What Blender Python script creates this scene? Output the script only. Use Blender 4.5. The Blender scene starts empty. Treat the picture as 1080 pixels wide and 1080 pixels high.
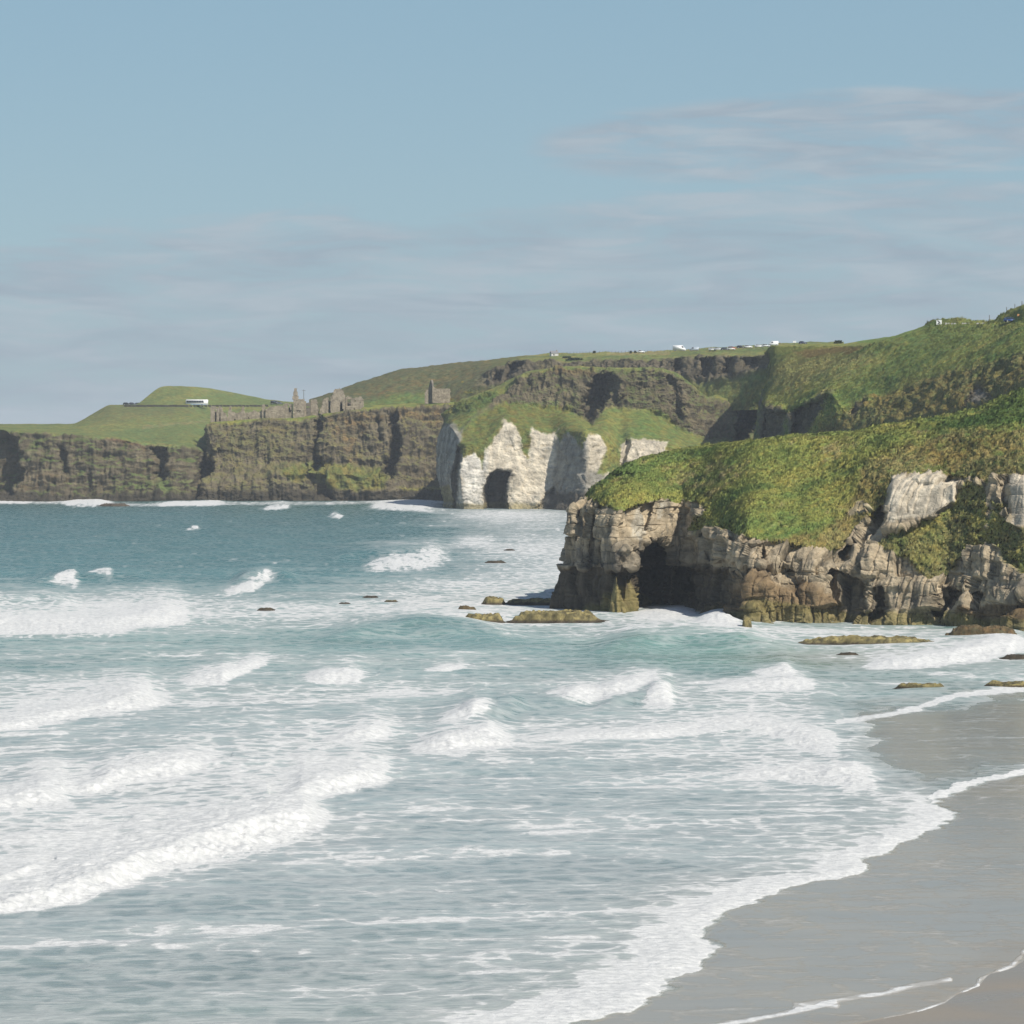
import bpy, bmesh, math, random
import numpy as np
from mathutils import Vector, Matrix

random.seed(7)
R = math.radians
SC = bpy.context.scene
COL = SC.collection

# ------------------------------------------------------------------ camera
H = 35.0                      # eye height above the sea, on the cliff road
FPX = 3613.0                  # focal length in photo pixels (1080 wide)
PITCH = math.atan(88.0 / FPX)
cam_d = bpy.data.cameras.new('camera')
cam_d.sensor_width = 36.0
cam_d.lens = FPX / 1080.0 * 36.0
cam_d.clip_start = 1.0
cam_d.clip_end = 30000.0
cam = bpy.data.objects.new('camera', cam_d)
COL.objects.link(cam)
cam.location = (0, 0, H)
cam.rotation_euler = (math.pi / 2 - PITCH, 0, 0)
SC.camera = cam

# ------------------------------------------------------------------ light
SUN_AZ, SUN_EL = R(134), R(47)         # clockwise from +Y (the view direction)
SUN_DIR = Vector((math.sin(SUN_AZ) * math.cos(SUN_EL), math.cos(SUN_AZ) * math.cos(SUN_EL), math.sin(SUN_EL)))
sd_ = bpy.data.lights.new('sun', 'SUN')
sd_.energy = 4.5
sd_.angle = R(0.5)
sd_.color = (1.0, 0.945, 0.85)
sun = bpy.data.objects.new('sun', sd_)
COL.objects.link(sun)
sun.rotation_euler = SUN_DIR.to_track_quat('Z', 'Y').to_euler()
sun.location = (0, 0, 300)

SC.view_settings.view_transform = 'Standard'
SC.view_settings.look = 'None'
SC.view_settings.gamma = 1.0
SC.view_settings.exposure = 0.16
SC.render.engine = 'CYCLES'
SC.cycles.max_bounces = 6
SC.cycles.volume_bounces = 0
SC.cycles.diffuse_bounces = 3
SC.cycles.glossy_bounces = 2
SC.cycles.transmission_bounces = 2


# ------------------------------------------------------------------ node helper
class NT:
    def __init__(self, tree):
        self.t = tree
        self.n = tree.nodes
        self.n.clear()

    def add(self, typ, ins=None, **props):
        nd = self.n.new(typ)
        for k, v in props.items():
            setattr(nd, k, v)
        for k, v in (ins or {}).items():
            s = nd.inputs[k]
            if isinstance(v, bpy.types.NodeSocket):
                self.t.links.new(v, s)
            else:
                s.default_value = v
        return nd

    def math(self, op, a, b=0.0, c=0.0, clamp=False):
        nd = self.add('ShaderNodeMath', {0: a, 1: b, 2: c}, operation=op)
        nd.use_clamp = clamp
        return nd.outputs[0]

    def mix(self, f, a, b, blend='MIX'):
        nd = self.n.new('ShaderNodeMix')
        nd.data_type = 'RGBA'
        nd.blend_type = blend
        for s, v in ((nd.inputs[0], f), (nd.inputs[6], a), (nd.inputs[7], b)):
            if isinstance(v, bpy.types.NodeSocket):
                self.t.links.new(v, s)
            else:
                s.default_value = v
        return nd.outputs[2]

    def fmix(self, f, a, b):
        nd = self.n.new('ShaderNodeMix')
        nd.data_type = 'FLOAT'
        for s, v in ((nd.inputs[0], f), (nd.inputs[2], a), (nd.inputs[3], b)):
            if isinstance(v, bpy.types.NodeSocket):
                self.t.links.new(v, s)
            else:
                s.default_value = v
        return nd.outputs[0]

    def step(self, x, lo, hi, a=0.0, b=1.0):
        nd = self.add('ShaderNodeMapRange', {0: x, 1: lo, 2: hi, 3: a, 4: b}, interpolation_type='SMOOTHSTEP')
        return nd.outputs[0]

    def noise(self, vec, scale, detail=4.0, rough=0.55, dist=0.0):
        nd = self.add('ShaderNodeTexNoise', {'Vector': vec, 'Scale': scale, 'Detail': detail, 'Roughness': rough,
                                             'Distortion': dist})
        return nd.outputs[0]

    def mapv(self, vec, scale=(1, 1, 1), loc=(0, 0, 0), rot=(0, 0, 0)):
        nd = self.add('ShaderNodeMapping', {'Vector': vec, 'Scale': scale, 'Location': loc, 'Rotation': rot})
        return nd.outputs[0]


# ------------------------------------------------------------------ sky (world)
W = bpy.data.worlds.new('World')
SC.world = W
W.use_nodes = True
w = NT(W.node_tree)
sky = w.add('ShaderNodeTexSky', sky_type='NISHITA', sun_disc=False, sun_elevation=SUN_EL, sun_rotation=SUN_AZ,
            altitude=30.0, air_density=1.0, dust_density=0.6, ozone_density=1.5)
gen = w.add('ShaderNodeTexCoord').outputs['Generated']
sep = w.add('ShaderNodeSeparateXYZ', {0: gen})
# degrees of azimuth (from the view direction) and elevation: a cloud map on the sky itself
az = w.math('MULTIPLY', w.math('ARCTAN2', sep.outputs[0], sep.outputs[1]), 57.2958)
el = w.math('MULTIPLY', w.math('ARCSINE', sep.outputs[2]), 57.2958)
cv = w.add('ShaderNodeCombineXYZ', {0: az, 1: el, 2: 0.0}).outputs[0]
n_big = w.noise(w.mapv(cv, (0.22, 0.9, 1)), 1.0, 5.0, 0.55, 0.6)
n_mid = w.noise(w.mapv(cv, (0.30, 1.9, 1), (3.1, 7.7, 0), (0, 0, R(-4))), 1.0, 5.0, 0.55, 0.7)
n_fin = w.noise(w.mapv(cv, (0.55, 3.6, 1), (13.1, 2.7, 0), (0, 0, R(-5))), 1.0, 6.0, 0.6, 0.7)
nz = w.math('ADD', w.math('MULTIPLY', n_mid, 0.6), w.math('MULTIPLY', n_big, 0.4))
# broad veil: its upper edge climbs from left (about 3 deg) to right (about 4.3 deg)
edge = w.math('MULTIPLY_ADD', az, 0.065, 3.80)
ve = w.math('SUBTRACT', edge, el)
ve = w.math('ADD', ve, w.math('MULTIPLY', w.math('SUBTRACT', nz, 0.5), 3.2))
veil = w.step(ve, -0.05, 0.42)
veil = w.math('MULTIPLY', veil, w.fmix(0.72, 1.0, w.step(n_fin, 0.3, 0.65)))
# a separate long lens of cloud higher up at the right
dx = w.math('DIVIDE', w.math('SUBTRACT', az, 5.3), 5.4)
dy = w.math('DIVIDE', w.math('SUBTRACT', w.math('SUBTRACT', el, 4.62), w.math('MULTIPLY', az, 0.045)), 0.80)
rr = w.math('ADD', w.math('MULTIPLY', dx, dx), w.math('MULTIPLY', dy, dy))
ln = w.math('ADD', w.math('SUBTRACT', 1.0, rr), w.math('MULTIPLY', w.math('SUBTRACT', nz, 0.5), 1.15))
lens_ = w.math('MULTIPLY', w.step(ln, 0.0, 0.38), w.fmix(0.90, 1.0, w.step(n_fin, 0.25, 0.6)))
cloud = w.math('MAXIMUM', veil, lens_)
# clear sky: the Nishita colour pulled to the teal blue of the photograph
clear = w.mix(1.0, sky.outputs[0], (0.60, 0.73, 0.80, 1), 'MULTIPLY')
CLEAR_MIX = w.step(el, 0.0, 9.0)
base = w.mix(0.75, clear, w.mix(CLEAR_MIX, (3.35, 4.55, 5.35, 1), (2.65, 4.05, 5.05, 1)))
lit = w.mix(w.step(w.math('ADD', w.math('MULTIPLY', n_mid, 0.65), w.math('MULTIPLY', n_fin, 0.35)), 0.36, 0.64), (2.95, 3.6, 4.3, 1), (3.85, 4.5, 5.05, 1))
skyc = w.mix(w.math('MULTIPLY', cloud, 0.9), base, lit)
# only the low band of sky carries these clouds; overhead is the plain Nishita sky
skyf = w.mix(w.step(el, 12.0, 30.0), skyc, sky.outputs[0])
bg = w.add('ShaderNodeBackground', {'Color': skyf, 'Strength': 0.1})
wo = w.add('ShaderNodeOutputWorld', {'Surface': bg.outputs[0]})

# ------------------------------------------------------------------ numpy tools
rng = np.random.RandomState(11)
_perm = rng.permutation(256).astype(np.int32)
_perm = np.concatenate([_perm, _perm, _perm])
_g = rng.normal(size=(256, 3)).astype(np.float32)
_g /= np.linalg.norm(_g, axis=1)[:, None]
_rnd = rng.rand(256).astype(np.float32)


def pn(x, y, z):
    """gradient noise, about -1..1"""
    x = np.asarray(x, np.float32); y = np.asarray(y, np.float32); z = np.asarray(z, np.float32)
    x, y, z = np.broadcast_arrays(x, y, z)
    xi = np.floor(x); yi = np.floor(y); zi = np.floor(z)
    fx = x - xi; fy = y - yi; fz = z - zi
    xi = xi.astype(np.int32) & 255; yi = yi.astype(np.int32) & 255; zi = zi.astype(np.int32) & 255
    u = fx * fx * fx * (fx * (fx * 6 - 15) + 10)
    v = fy * fy * fy * (fy * (fy * 6 - 15) + 10)
    q = fz * fz * fz * (fz * (fz * 6 - 15) + 10)

    def g(a, b, c):
        h = _perm[_perm[_perm[(xi + a) & 255] + ((yi + b) & 255)] + ((zi + c) & 255)]
        gr = _g[h]
        return gr[..., 0] * (fx - a) + gr[..., 1] * (fy - b) + gr[..., 2] * (fz - c)
    x00 = g(0, 0, 0) * (1 - u) + g(1, 0, 0) * u
    x10 = g(0, 1, 0) * (1 - u) + g(1, 1, 0) * u
    x01 = g(0, 0, 1) * (1 - u) + g(1, 0, 1) * u
    x11 = g(0, 1, 1) * (1 - u) + g(1, 1, 1) * u
    return ((x00 * (1 - v) + x10 * v) * (1 - q) + (x01 * (1 - v) + x11 * v) * q) * 1.5


def fbm(x, y, z, octv=4, gain=0.5, lac=2.03):
    s = 0.0; a = 1.0; t = 0.0
    for i in range(octv):
        s = s + a * pn(x * lac ** i + 17.3 * i, y * lac ** i - 9.1 * i, z * lac ** i + 5.7 * i)
        t += a; a *= gain
    return s / t * 1.4


def ridged(x, y, z, octv=3, gain=0.5):
    s = 0.0; a = 1.0; t = 0.0
    for i in range(octv):
        s = s + a * (1 - np.abs(pn(x * 2.1 ** i + 31 * i, y * 2.1 ** i, z * 2.1 ** i + 7 * i)) * 1.6)
        t += a; a *= gain
    return s / t


def worley(x, y, z):
    """F1, F2, cell random"""
    x = np.asarray(x, np.float32); y = np.asarray(y, np.float32); z = np.asarray(z, np.float32)
    xi = np.floor(x).astype(np.int32); yi = np.floor(y).astype(np.int32); zi = np.floor(z).astype(np.int32)
    f1 = np.full(x.shape, 9.0, np.float32); f2 = f1.copy(); cid = np.zeros(x.shape, np.float32)
    for a in (-1, 0, 1):
        for b in (-1, 0, 1):
            for c in (-1, 0, 1):
                cx = xi + a; cy = yi + b; cz = zi + c
                h = _perm[_perm[_perm[cx & 255] + (cy & 255)] + (cz & 255)]
                h2 = _perm[h + 37]; h3 = _perm[h + 113]
                d = np.sqrt((cx + _rnd[h] - x) ** 2 + (cy + _rnd[h2] - y) ** 2 + (cz + _rnd[h3] - z) ** 2)
                near = d < f1
                f2 = np.where(near, f1, np.minimum(f2, d))
                cid = np.where(near, _rnd[_perm[h + 71]], cid)
                f1 = np.where(near, d, f1)
    return f1, f2, cid


def sst(x, a, b):
    t = np.clip((x - a) / (b - a), 0, 1)
    return t * t * (3 - 2 * t)


def blur(a, sig, axis):
    if sig < 0.3:
        return a
    r = int(3 * sig + 1)
    k = np.exp(-0.5 * (np.arange(-r, r + 1) / sig) ** 2)
    k /= k.sum()
    pad = [(0, 0)] * a.ndim
    pad[axis] = (r, r)
    b = np.pad(a, pad, mode='reflect', reflect_type='odd') if a.shape[axis] > r else np.pad(a, pad, mode='edge')
    out = np.zeros_like(a)
    n = a.shape[axis]
    for i, kk in enumerate(k):
        sl = [slice(None)] * a.ndim
        sl[axis] = slice(i, i + n)
        out = out + kk * b[tuple(sl)]
    return out


def poly_sd(px, py, poly):
    """signed distance to a polygon, positive inside"""
    P = np.asarray(poly, np.float32)
    d = np.full(px.shape, 1e9, np.float32)
    ins = np.zeros(px.shape, bool)
    for i in range(len(P)):
        ax, ay = P[i]; bx, by = P[(i + 1) % len(P)]
        ex, ey = bx - ax, by - ay
        L = ex * ex + ey * ey + 1e-9
        t = np.clip(((px - ax) * ex + (py - ay) * ey) / L, 0, 1)
        d = np.minimum(d, (px - ax - t * ex) ** 2 + (py - ay - t * ey) ** 2)
        c = ((ay > py) != (by > py))
        xx = ax + (py - ay) * ex / (ey if abs(ey) > 1e-9 else 1e-9)
        ins ^= c & (px < xx)
    d = np.sqrt(d)
    return np.where(ins, d, -d)


def line_d(px, py, pts):
    P = np.asarray(pts, np.float32)
    d = np.full(px.shape, 1e9, np.float32)
    for i in range(len(P) - 1):
        ax, ay = P[i]; bx, by = P[i + 1]
        ex, ey = bx - ax, by - ay
        t = np.clip(((px - ax) * ex + (py - ay) * ey) / (ex * ex + ey * ey + 1e-9), 0, 1)
        d = np.minimum(d, np.hypot(px - ax - t * ex, py - ay - t * ey))
    return d


CT, ST = math.cos(PITCH), math.sin(PITCH)


def ray(x, y):
    """photo pixel -> slopes X/Y and Z/Y of the line of sight"""
    u = (np.asarray(x, np.float64) - 540) / FPX
    v = (np.asarray(y, np.float64) - 540) / FPX
    dy = CT - v * ST
    return u / dy, (-ST - v * CT) / dy


def wpos(x, y, d):
    a, b = ray(x, y)
    return np.stack([a * d, d + 0 * a, H + b * d], -1)


def seadist(y, z=0.0):
    return (z - H) / ray(540, y)[1]


def V(x, y, d):
    return Vector([float(q) for q in wpos(x, y, d)])


def lin(h):
    """'#rrggbb' seen value -> linear"""
    c = np.array([int(h[i:i + 2], 16) for i in (1, 3, 5)]) / 255.0
    return np.where(c <= 0.04045, c / 12.92, ((c + 0.055) / 1.055) ** 2.4)


def mixc(a, b, f):
    f = np.clip(f, 0, 1)[..., None]
    return a * (1 - f) + np.asarray(b) * f


# ------------------------------------------------------------------ object helpers
def tag(o, label=None, cat=None, group=None, kind=None):
    if label: o['label'] = label
    if cat: o['category'] = cat
    if group: o['group'] = group
    if kind: o['kind'] = kind
    return o


def empty(name, loc, rz=0.0):
    o = bpy.data.objects.new(name, None)
    o.empty_display_size = 0.5
    COL.objects.link(o)
    o.location = loc
    o.rotation_euler = (0, 0, rz)
    return o


def mesh_np(name, verts, faces, mat, attrs=None, smooth=True, parent=None):
    me = bpy.data.meshes.new(name)
    verts = np.ascontiguousarray(verts, np.float32)
    faces = np.ascontiguousarray(faces, np.int32)
    n, k = faces.shape
    me.vertices.add(len(verts))
    me.vertices.foreach_set('co', verts.ravel())
    me.loops.add(n * k)
    me.loops.foreach_set('vertex_index', faces.ravel())
    me.polygons.add(n)
    me.polygons.foreach_set('loop_start', np.arange(0, n * k, k, dtype=np.int32))
    me.polygons.foreach_set('loop_total', np.full(n, k, np.int32))
    me.polygons.foreach_set('use_smooth', np.full(n, smooth, bool))
    me.update(calc_edges=True)
    for an, av in (attrs or {}).items():
        if av.ndim == 2:
            a = me.attributes.new(an, 'FLOAT_COLOR', 'POINT')
            c = np.ones((len(verts), 4), np.float32)
            c[:, :3] = av
            a.data.foreach_set('color', c.ravel())
        else:
            a = me.attributes.new(an, 'FLOAT', 'POINT')
            a.data.foreach_set('value', np.ascontiguousarray(av, np.float32))
    me.materials.append(mat)
    o = bpy.data.objects.new(name, me)
    COL.objects.link(o)
    if parent: o.parent = parent
    return o


def grid_faces(n, m):
    i = np.arange(n - 1)[:, None] * m + np.arange(m - 1)[None, :]
    return np.stack([i, i + 1, i + m + 1, i + m], -1).reshape(-1, 4)


def obj_bm(name, bm, mat, parent=None, smooth=False):
    me = bpy.data.meshes.new(name)
    bmesh.ops.recalc_face_normals(bm, faces=bm.faces[:])
    bm.to_mesh(me)
    bm.free()
    if smooth:
        for p in me.polygons: p.use_smooth = True
    me.materials.append(mat)
    o = bpy.data.objects.new(name, me)
    COL.objects.link(o)
    if parent: o.parent = parent
    return o


def bm_box(bm, x0, x1, y0, y1, z0, z1, bev=0.0):
    r = bmesh.ops.create_cube(bm, size=1.0)
    for v in r['verts']:
        v.co = Vector(((x0 + x1) / 2 + v.co.x * (x1 - x0), (y0 + y1) / 2 + v.co.y * (y1 - y0),
                       (z0 + z1) / 2 + v.co.z * (z1 - z0)))
    if bev > 0:
        es = list({e for v in r['verts'] for e in v.link_edges})
        bmesh.ops.bevel(bm, geom=es, offset=bev, segments=2, affect='EDGES')


def bm_cyl(bm, a, b, r0, r1, seg=10):
    a = Vector(a); b = Vector(b)
    m = (b - a).to_track_quat('Z', 'Y').to_matrix().to_4x4()
    m.translation = (a + b) / 2
    bmesh.ops.create_cone(bm, cap_ends=True, segments=seg, radius1=r0, radius2=r1, depth=(b - a).length, matrix=m)


# ------------------------------------------------------------------ materials
def plain(name, rgb, rough=0.6, metal=0.0, var=0.12, nscale=3.0, spec=0.4):
    m = bpy.data.materials.new(name)
    m.use_nodes = True
    t = NT(m.node_tree)
    co = t.add('ShaderNodeTexCoord').outputs['Object']
    nz_ = t.noise(co, nscale, 4)
    c = t.mix(t.step(nz_, 0.3, 0.7), tuple(q * (1 - var) for q in rgb) + (1,), tuple(min(1, q * (1 + var)) for q in rgb) + (1,))
    bp = t.add('ShaderNodeBump', {'Height': t.noise(co, nscale * 6, 3), 'Strength': 0.15, 'Distance': 0.05}).outputs[0]
    p = t.add('ShaderNodeBsdfPrincipled', {'Base Color': c, 'Roughness': rough, 'Metallic': metal, 'Normal': bp,
                                           'Specular IOR Level': spec})
    t.add('ShaderNodeOutputMaterial', {'Surface': p.outputs[0]})
    return m


def land_mat(name, fine=1.0, bump=1.0):
    """colour of each patch of ground comes with the surface; fine grain and relief are added here"""
    m = bpy.data.materials.new(name)
    m.use_nodes = True
    t = NT(m.node_tree)
    co = t.add('ShaderNodeTexCoord').outputs['Object']
    c = t.add('ShaderNodeAttribute', attribute_name='Col').outputs['Color']
    rock = t.add('ShaderNodeAttribute', attribute_name='rock').outputs['Fac']
    n1 = t.noise(co, 0.9 * fine, 5, 0.65)
    n2 = t.noise(t.mapv(co, (1, 1, 0.35)), 0.45 * fine, 5, 0.65, 0.4)
    n3 = t.noise(t.mapv(co, (0.5, 0.5, 2.2)), 0.5 * fine, 4, 0.6, 0.3)
    g = t.step(n1, 0.28, 0.74, 0.62, 1.42)
    rk = t.math('MULTIPLY', t.step(n2, 0.3, 0.72, 0.66, 1.30), t.step(n3, 0.3, 0.7, 0.82, 1.15))
    f = t.fmix(rock, g, rk)
    col = t.mix(1.0, c, t.add('ShaderNodeCombineColor', {0: f, 1: f, 2: f}).outputs[0], 'MULTIPLY')
    # grass: small hue shift between yellow and green clumps
    n4 = t.noise(co, 0.5 * fine, 3)
    hue = t.mix(t.step(n4, 0.35, 0.65), (1.12, 1.0, 0.85, 1), (0.86, 1.02, 0.95, 1))
    col = t.mix(t.math('SUBTRACT', 1.0, rock, clamp=True), col, t.mix(1.0, col, hue, 'MULTIPLY'))
    hgt = t.fmix(rock, t.noise(co, 1.6 * fine, 6, 0.7), t.math('ADD', t.math('MULTIPLY', n2, 0.6), t.noise(co, 1.8 * fine, 5, 0.7)))
    bp = t.add('ShaderNodeBump', {'Height': hgt, 'Strength': 0.9, 'Distance': 0.55 * bump / fine}).outputs[0]
    p = t.add('ShaderNodeBsdfPrincipled', {'Base Color': col, 'Roughness': 0.9, 'Normal': bp, 'Specular IOR Level': 0.15})
    t.add('ShaderNodeOutputMaterial', {'Surface': p.outputs[0]})
    return m


MAT_NEAR = land_mat('headland_ground', 1.0, 0.8)
MAT_MID = land_mat('hillside_ground', 0.75, 1.0)
MAT_FAR = land_mat('cliff_ground', 0.5, 1.0)

# real-world base colours
GRASS_Y = np.array([0.27, 0.25, 0.065])
GRASS_G = np.array([0.115, 0.165, 0.045])
GRASS_D = np.array([0.052, 0.082, 0.024])
DRY = np.array([0.30, 0.24, 0.115])
BRACKEN = np.array([0.185, 0.125, 0.050])
HEATH = np.array([0.140, 0.120, 0.056])
CHALK = np.array([0.60, 0.53, 0.41])
CHALK_G = np.array([0.30, 0.29, 0.25])
CHALK_N = np.array([0.45, 0.385, 0.275])
BASALT = np.array([0.170, 0.140, 0.088])
BASALT_D = np.array([0.072, 0.062, 0.044])
OCHRE = np.array([0.25, 0.165, 0.075])
ALGAE = np.array([0.25, 0.205, 0.085])
WET_AND_SHADE = np.array([0.060, 0.048, 0.032])  # wet rock; also the painted shade in caves and recesses
BROWN = np.array([0.145, 0.095, 0.045])


# ------------------------------------------------------------------ landforms
class Land:
    """A landform as a lofted sheet between contour lines (foot, ledges, rim, slope, crest, back)."""

    def __init__(self, curves, d0, c0, c1, dx, dy, sc=5.0, sr=2.0, foot=-4.0, soft=None):
        n = int((c1 - c0) / dx) + 1
        c = np.linspace(c0, c1, n)
        D0 = np.interp(c, [p[0] for p in d0], [p[1] for p in d0])
        ks = []
        for cu in curves:
            cs = [p[0] for p in cu]
            full = [(p if len(p) == 4 else (p[0], p[0], p[1], p[2])) for p in cu]
            x = np.interp(c, cs, [p[1] - p[0] for p in full]) + c
            y = np.interp(c, cs, [p[2] for p in full])
            o = np.interp(c, cs, [p[3] for p in full])
            ks.append((x, y, D0 + o))
        rows = []
        X, Y, D = [], [], []
        for k in range(len(ks) - 1):
            hpx = np.max(np.abs(ks[k + 1][1] - ks[k][1])) + 0.15 * np.max(np.abs(ks[k + 1][2] - ks[k][2]))
            m = max(3, int(hpx / dy))
            for j in range(m + (k == len(ks) - 2)):
                t = j / m
                X.append(ks[k][0] * (1 - t) + ks[k + 1][0] * t)
                Y.append(ks[k][1] * (1 - t) + ks[k + 1][1] * t)
                D.append(ks[k][2] * (1 - t) + ks[k + 1][2] * t)
                rows.append(k + t)
        X, Y, D = np.array(X), np.array(Y), np.array(D)
        X = blur(blur(X, sc / dx, 1), sr / dy, 0)
        Y = blur(blur(Y, sc / dx, 1), sr / dy, 0)
        D = blur(blur(D, sc / dx, 1), sr / dy, 0)
        self.lev = np.array(rows)[:, None] + 0 * X
        if soft:
            k = sst(self.lev, soft[0], soft[1])
            if len(soft) > 4:
                k = k * (1 - sst(self.lev, soft[4], soft[5]))
            for _ in range(2):
                X = X * (1 - k) + k * blur(blur(X, soft[2] / dx, 1), soft[3] / dy, 0)
                Y = Y * (1 - k) + k * blur(blur(Y, soft[2] / dx, 1), soft[3] / dy, 0)
                D = D * (1 - k) + k * blur(blur(D, soft[2] / dx, 1), soft[3] / dy, 0)
        self.X, self.Y, self.D = X, Y, D
        self.n, self.m = X.shape
        self.foot = foot
        self.P = wpos(X, Y, D)
        X32, Y32 = X.astype(np.float32), Y.astype(np.float32)
        self.wx = fbm(X32 * 0.13, Y32 * 0.13, 3.3, 3)
        self.wy = fbm(X32 * 0.13, Y32 * 0.13, 9.1, 3)
        self.rag = pn(X32 * 0.55, Y32 * 0.22, 0.5)
        self.X32, self.Y32 = X32, Y32

    def sd(self, poly, warp, seed, feather):
        """signed distance to a patch outline, only worked out near the patch"""
        out = np.full(self.X.shape, -1e3, np.float32)
        q = np.asarray(poly)
        mg = 2.2 * warp + 2 * feather + 2
        ok = (self.X32 > q[:, 0].min() - mg) & (self.X32 < q[:, 0].max() + mg) & (self.Y32 > q[:, 1].min() - mg) & (self.Y32 < q[:, 1].max() + mg)
        if ok.any():
            sx = 1 if int(seed) % 2 else -1
            out[ok] = poly_sd(self.X32[ok] + warp * sx * self.wx[ok], self.Y32[ok] + warp * self.wy[ok], poly)
        return out

    def normals(self, P=None):
        P = self.P if P is None else P
        du = np.gradient(P, axis=1); dv = np.gradient(P, axis=0)
        N = np.cross(du, dv)
        N /= np.linalg.norm(N, axis=-1, keepdims=True) + 1e-9
        return N

    def push(self, poly, depth, feather, warp=2.0, ws=0.15, side=0.0):
        """hollow out (or, with a negative depth, bulge) a patch of the face, along the view from the sea"""
        k = sst(self.sd(poly, warp, 4.0, feather), -feather * 0.3, feather)
        self.P[..., 1] += depth * k
        self.P[..., 0] += side * k
        return k

    def mask(self, poly, feather=2.0, warp=3.0, ws=0.12, seed=0.0, ragged=0.0):
        s = self.sd(poly, warp, seed, feather + ragged)
        if ragged:
            s = s + ragged * self.rag
        return sst(s, -feather, feather)

    def below(self, curve, feather=2.0, warp=2.0, ws=0.1, seed=0.0):
        """1 under a line (towards the water)"""
        yy = np.interp(self.X, [p[0] for p in curve], [p[1] for p in curve])
        return sst(self.Y + warp * fbm(self.X * ws, self.Y * ws, seed, 3) - yy, -feather, feather)

    def at(self, x, y):
        """the point of the finished surface seen at a photo pixel"""
        a = self.P[..., 0] / self.P[..., 1]; b = (self.P[..., 2] - H) / self.P[..., 1]
        ra, rb = ray(x, y)
        i = np.argmin((a - ra) ** 2 + (b - rb) ** 2 + 1e-10 * self.P[..., 1])
        return Vector([float(q) for q in self.P.reshape(-1, 3)[i]])

    def column(self, x, near, far):
        """ground height along a sight column (used to seat things behind a crest)"""
        a = self.P[..., 0] / self.P[..., 1]
        ok = (np.abs(a - ray(x, 500)[0]) < 2.0 / FPX) & (self.P[..., 1] > near) & (self.P[..., 1] < far)
        return self.P[ok]

    def build(self, name, mat, col, rock, label, cat='land'):
        V_ = self.P.reshape(-1, 3)
        return tag(mesh_np(name, V_, grid_faces(self.n, self.m), mat,
                           {'Col': col.reshape(-1, 3), 'rock': rock.ravel()}), label, cat, kind='structure')


def grass_col(P, s=1.0, dryness=0.0):
    x, y, z = P[..., 0] * s, P[..., 1] * s, P[..., 2] * s
    n1 = fbm(x / 22, y / 22, z / 14, 4)
    n2 = fbm((0.8 * x + 0.6 * z) / 10 + 40, y / 13, (z - 0.45 * x) / 3.0, 4, 0.6)
    n3 = fbm(x / 2.2 + 10, y / 3, z / 2, 3, 0.6)
    c = mixc(np.broadcast_to(GRASS_G, P.shape), GRASS_Y, 0.5 + 0.7 * n1 + 0.55 * n2)
    c = mixc(c, DRY, sst(n2 + 0.3 * n3 + dryness, 0.28, 0.75) * 0.65)
    c = mixc(c, GRASS_D, sst(-n2 - 0.35 * n3, 0.2, 0.75) * 0.6)
    return c


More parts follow.
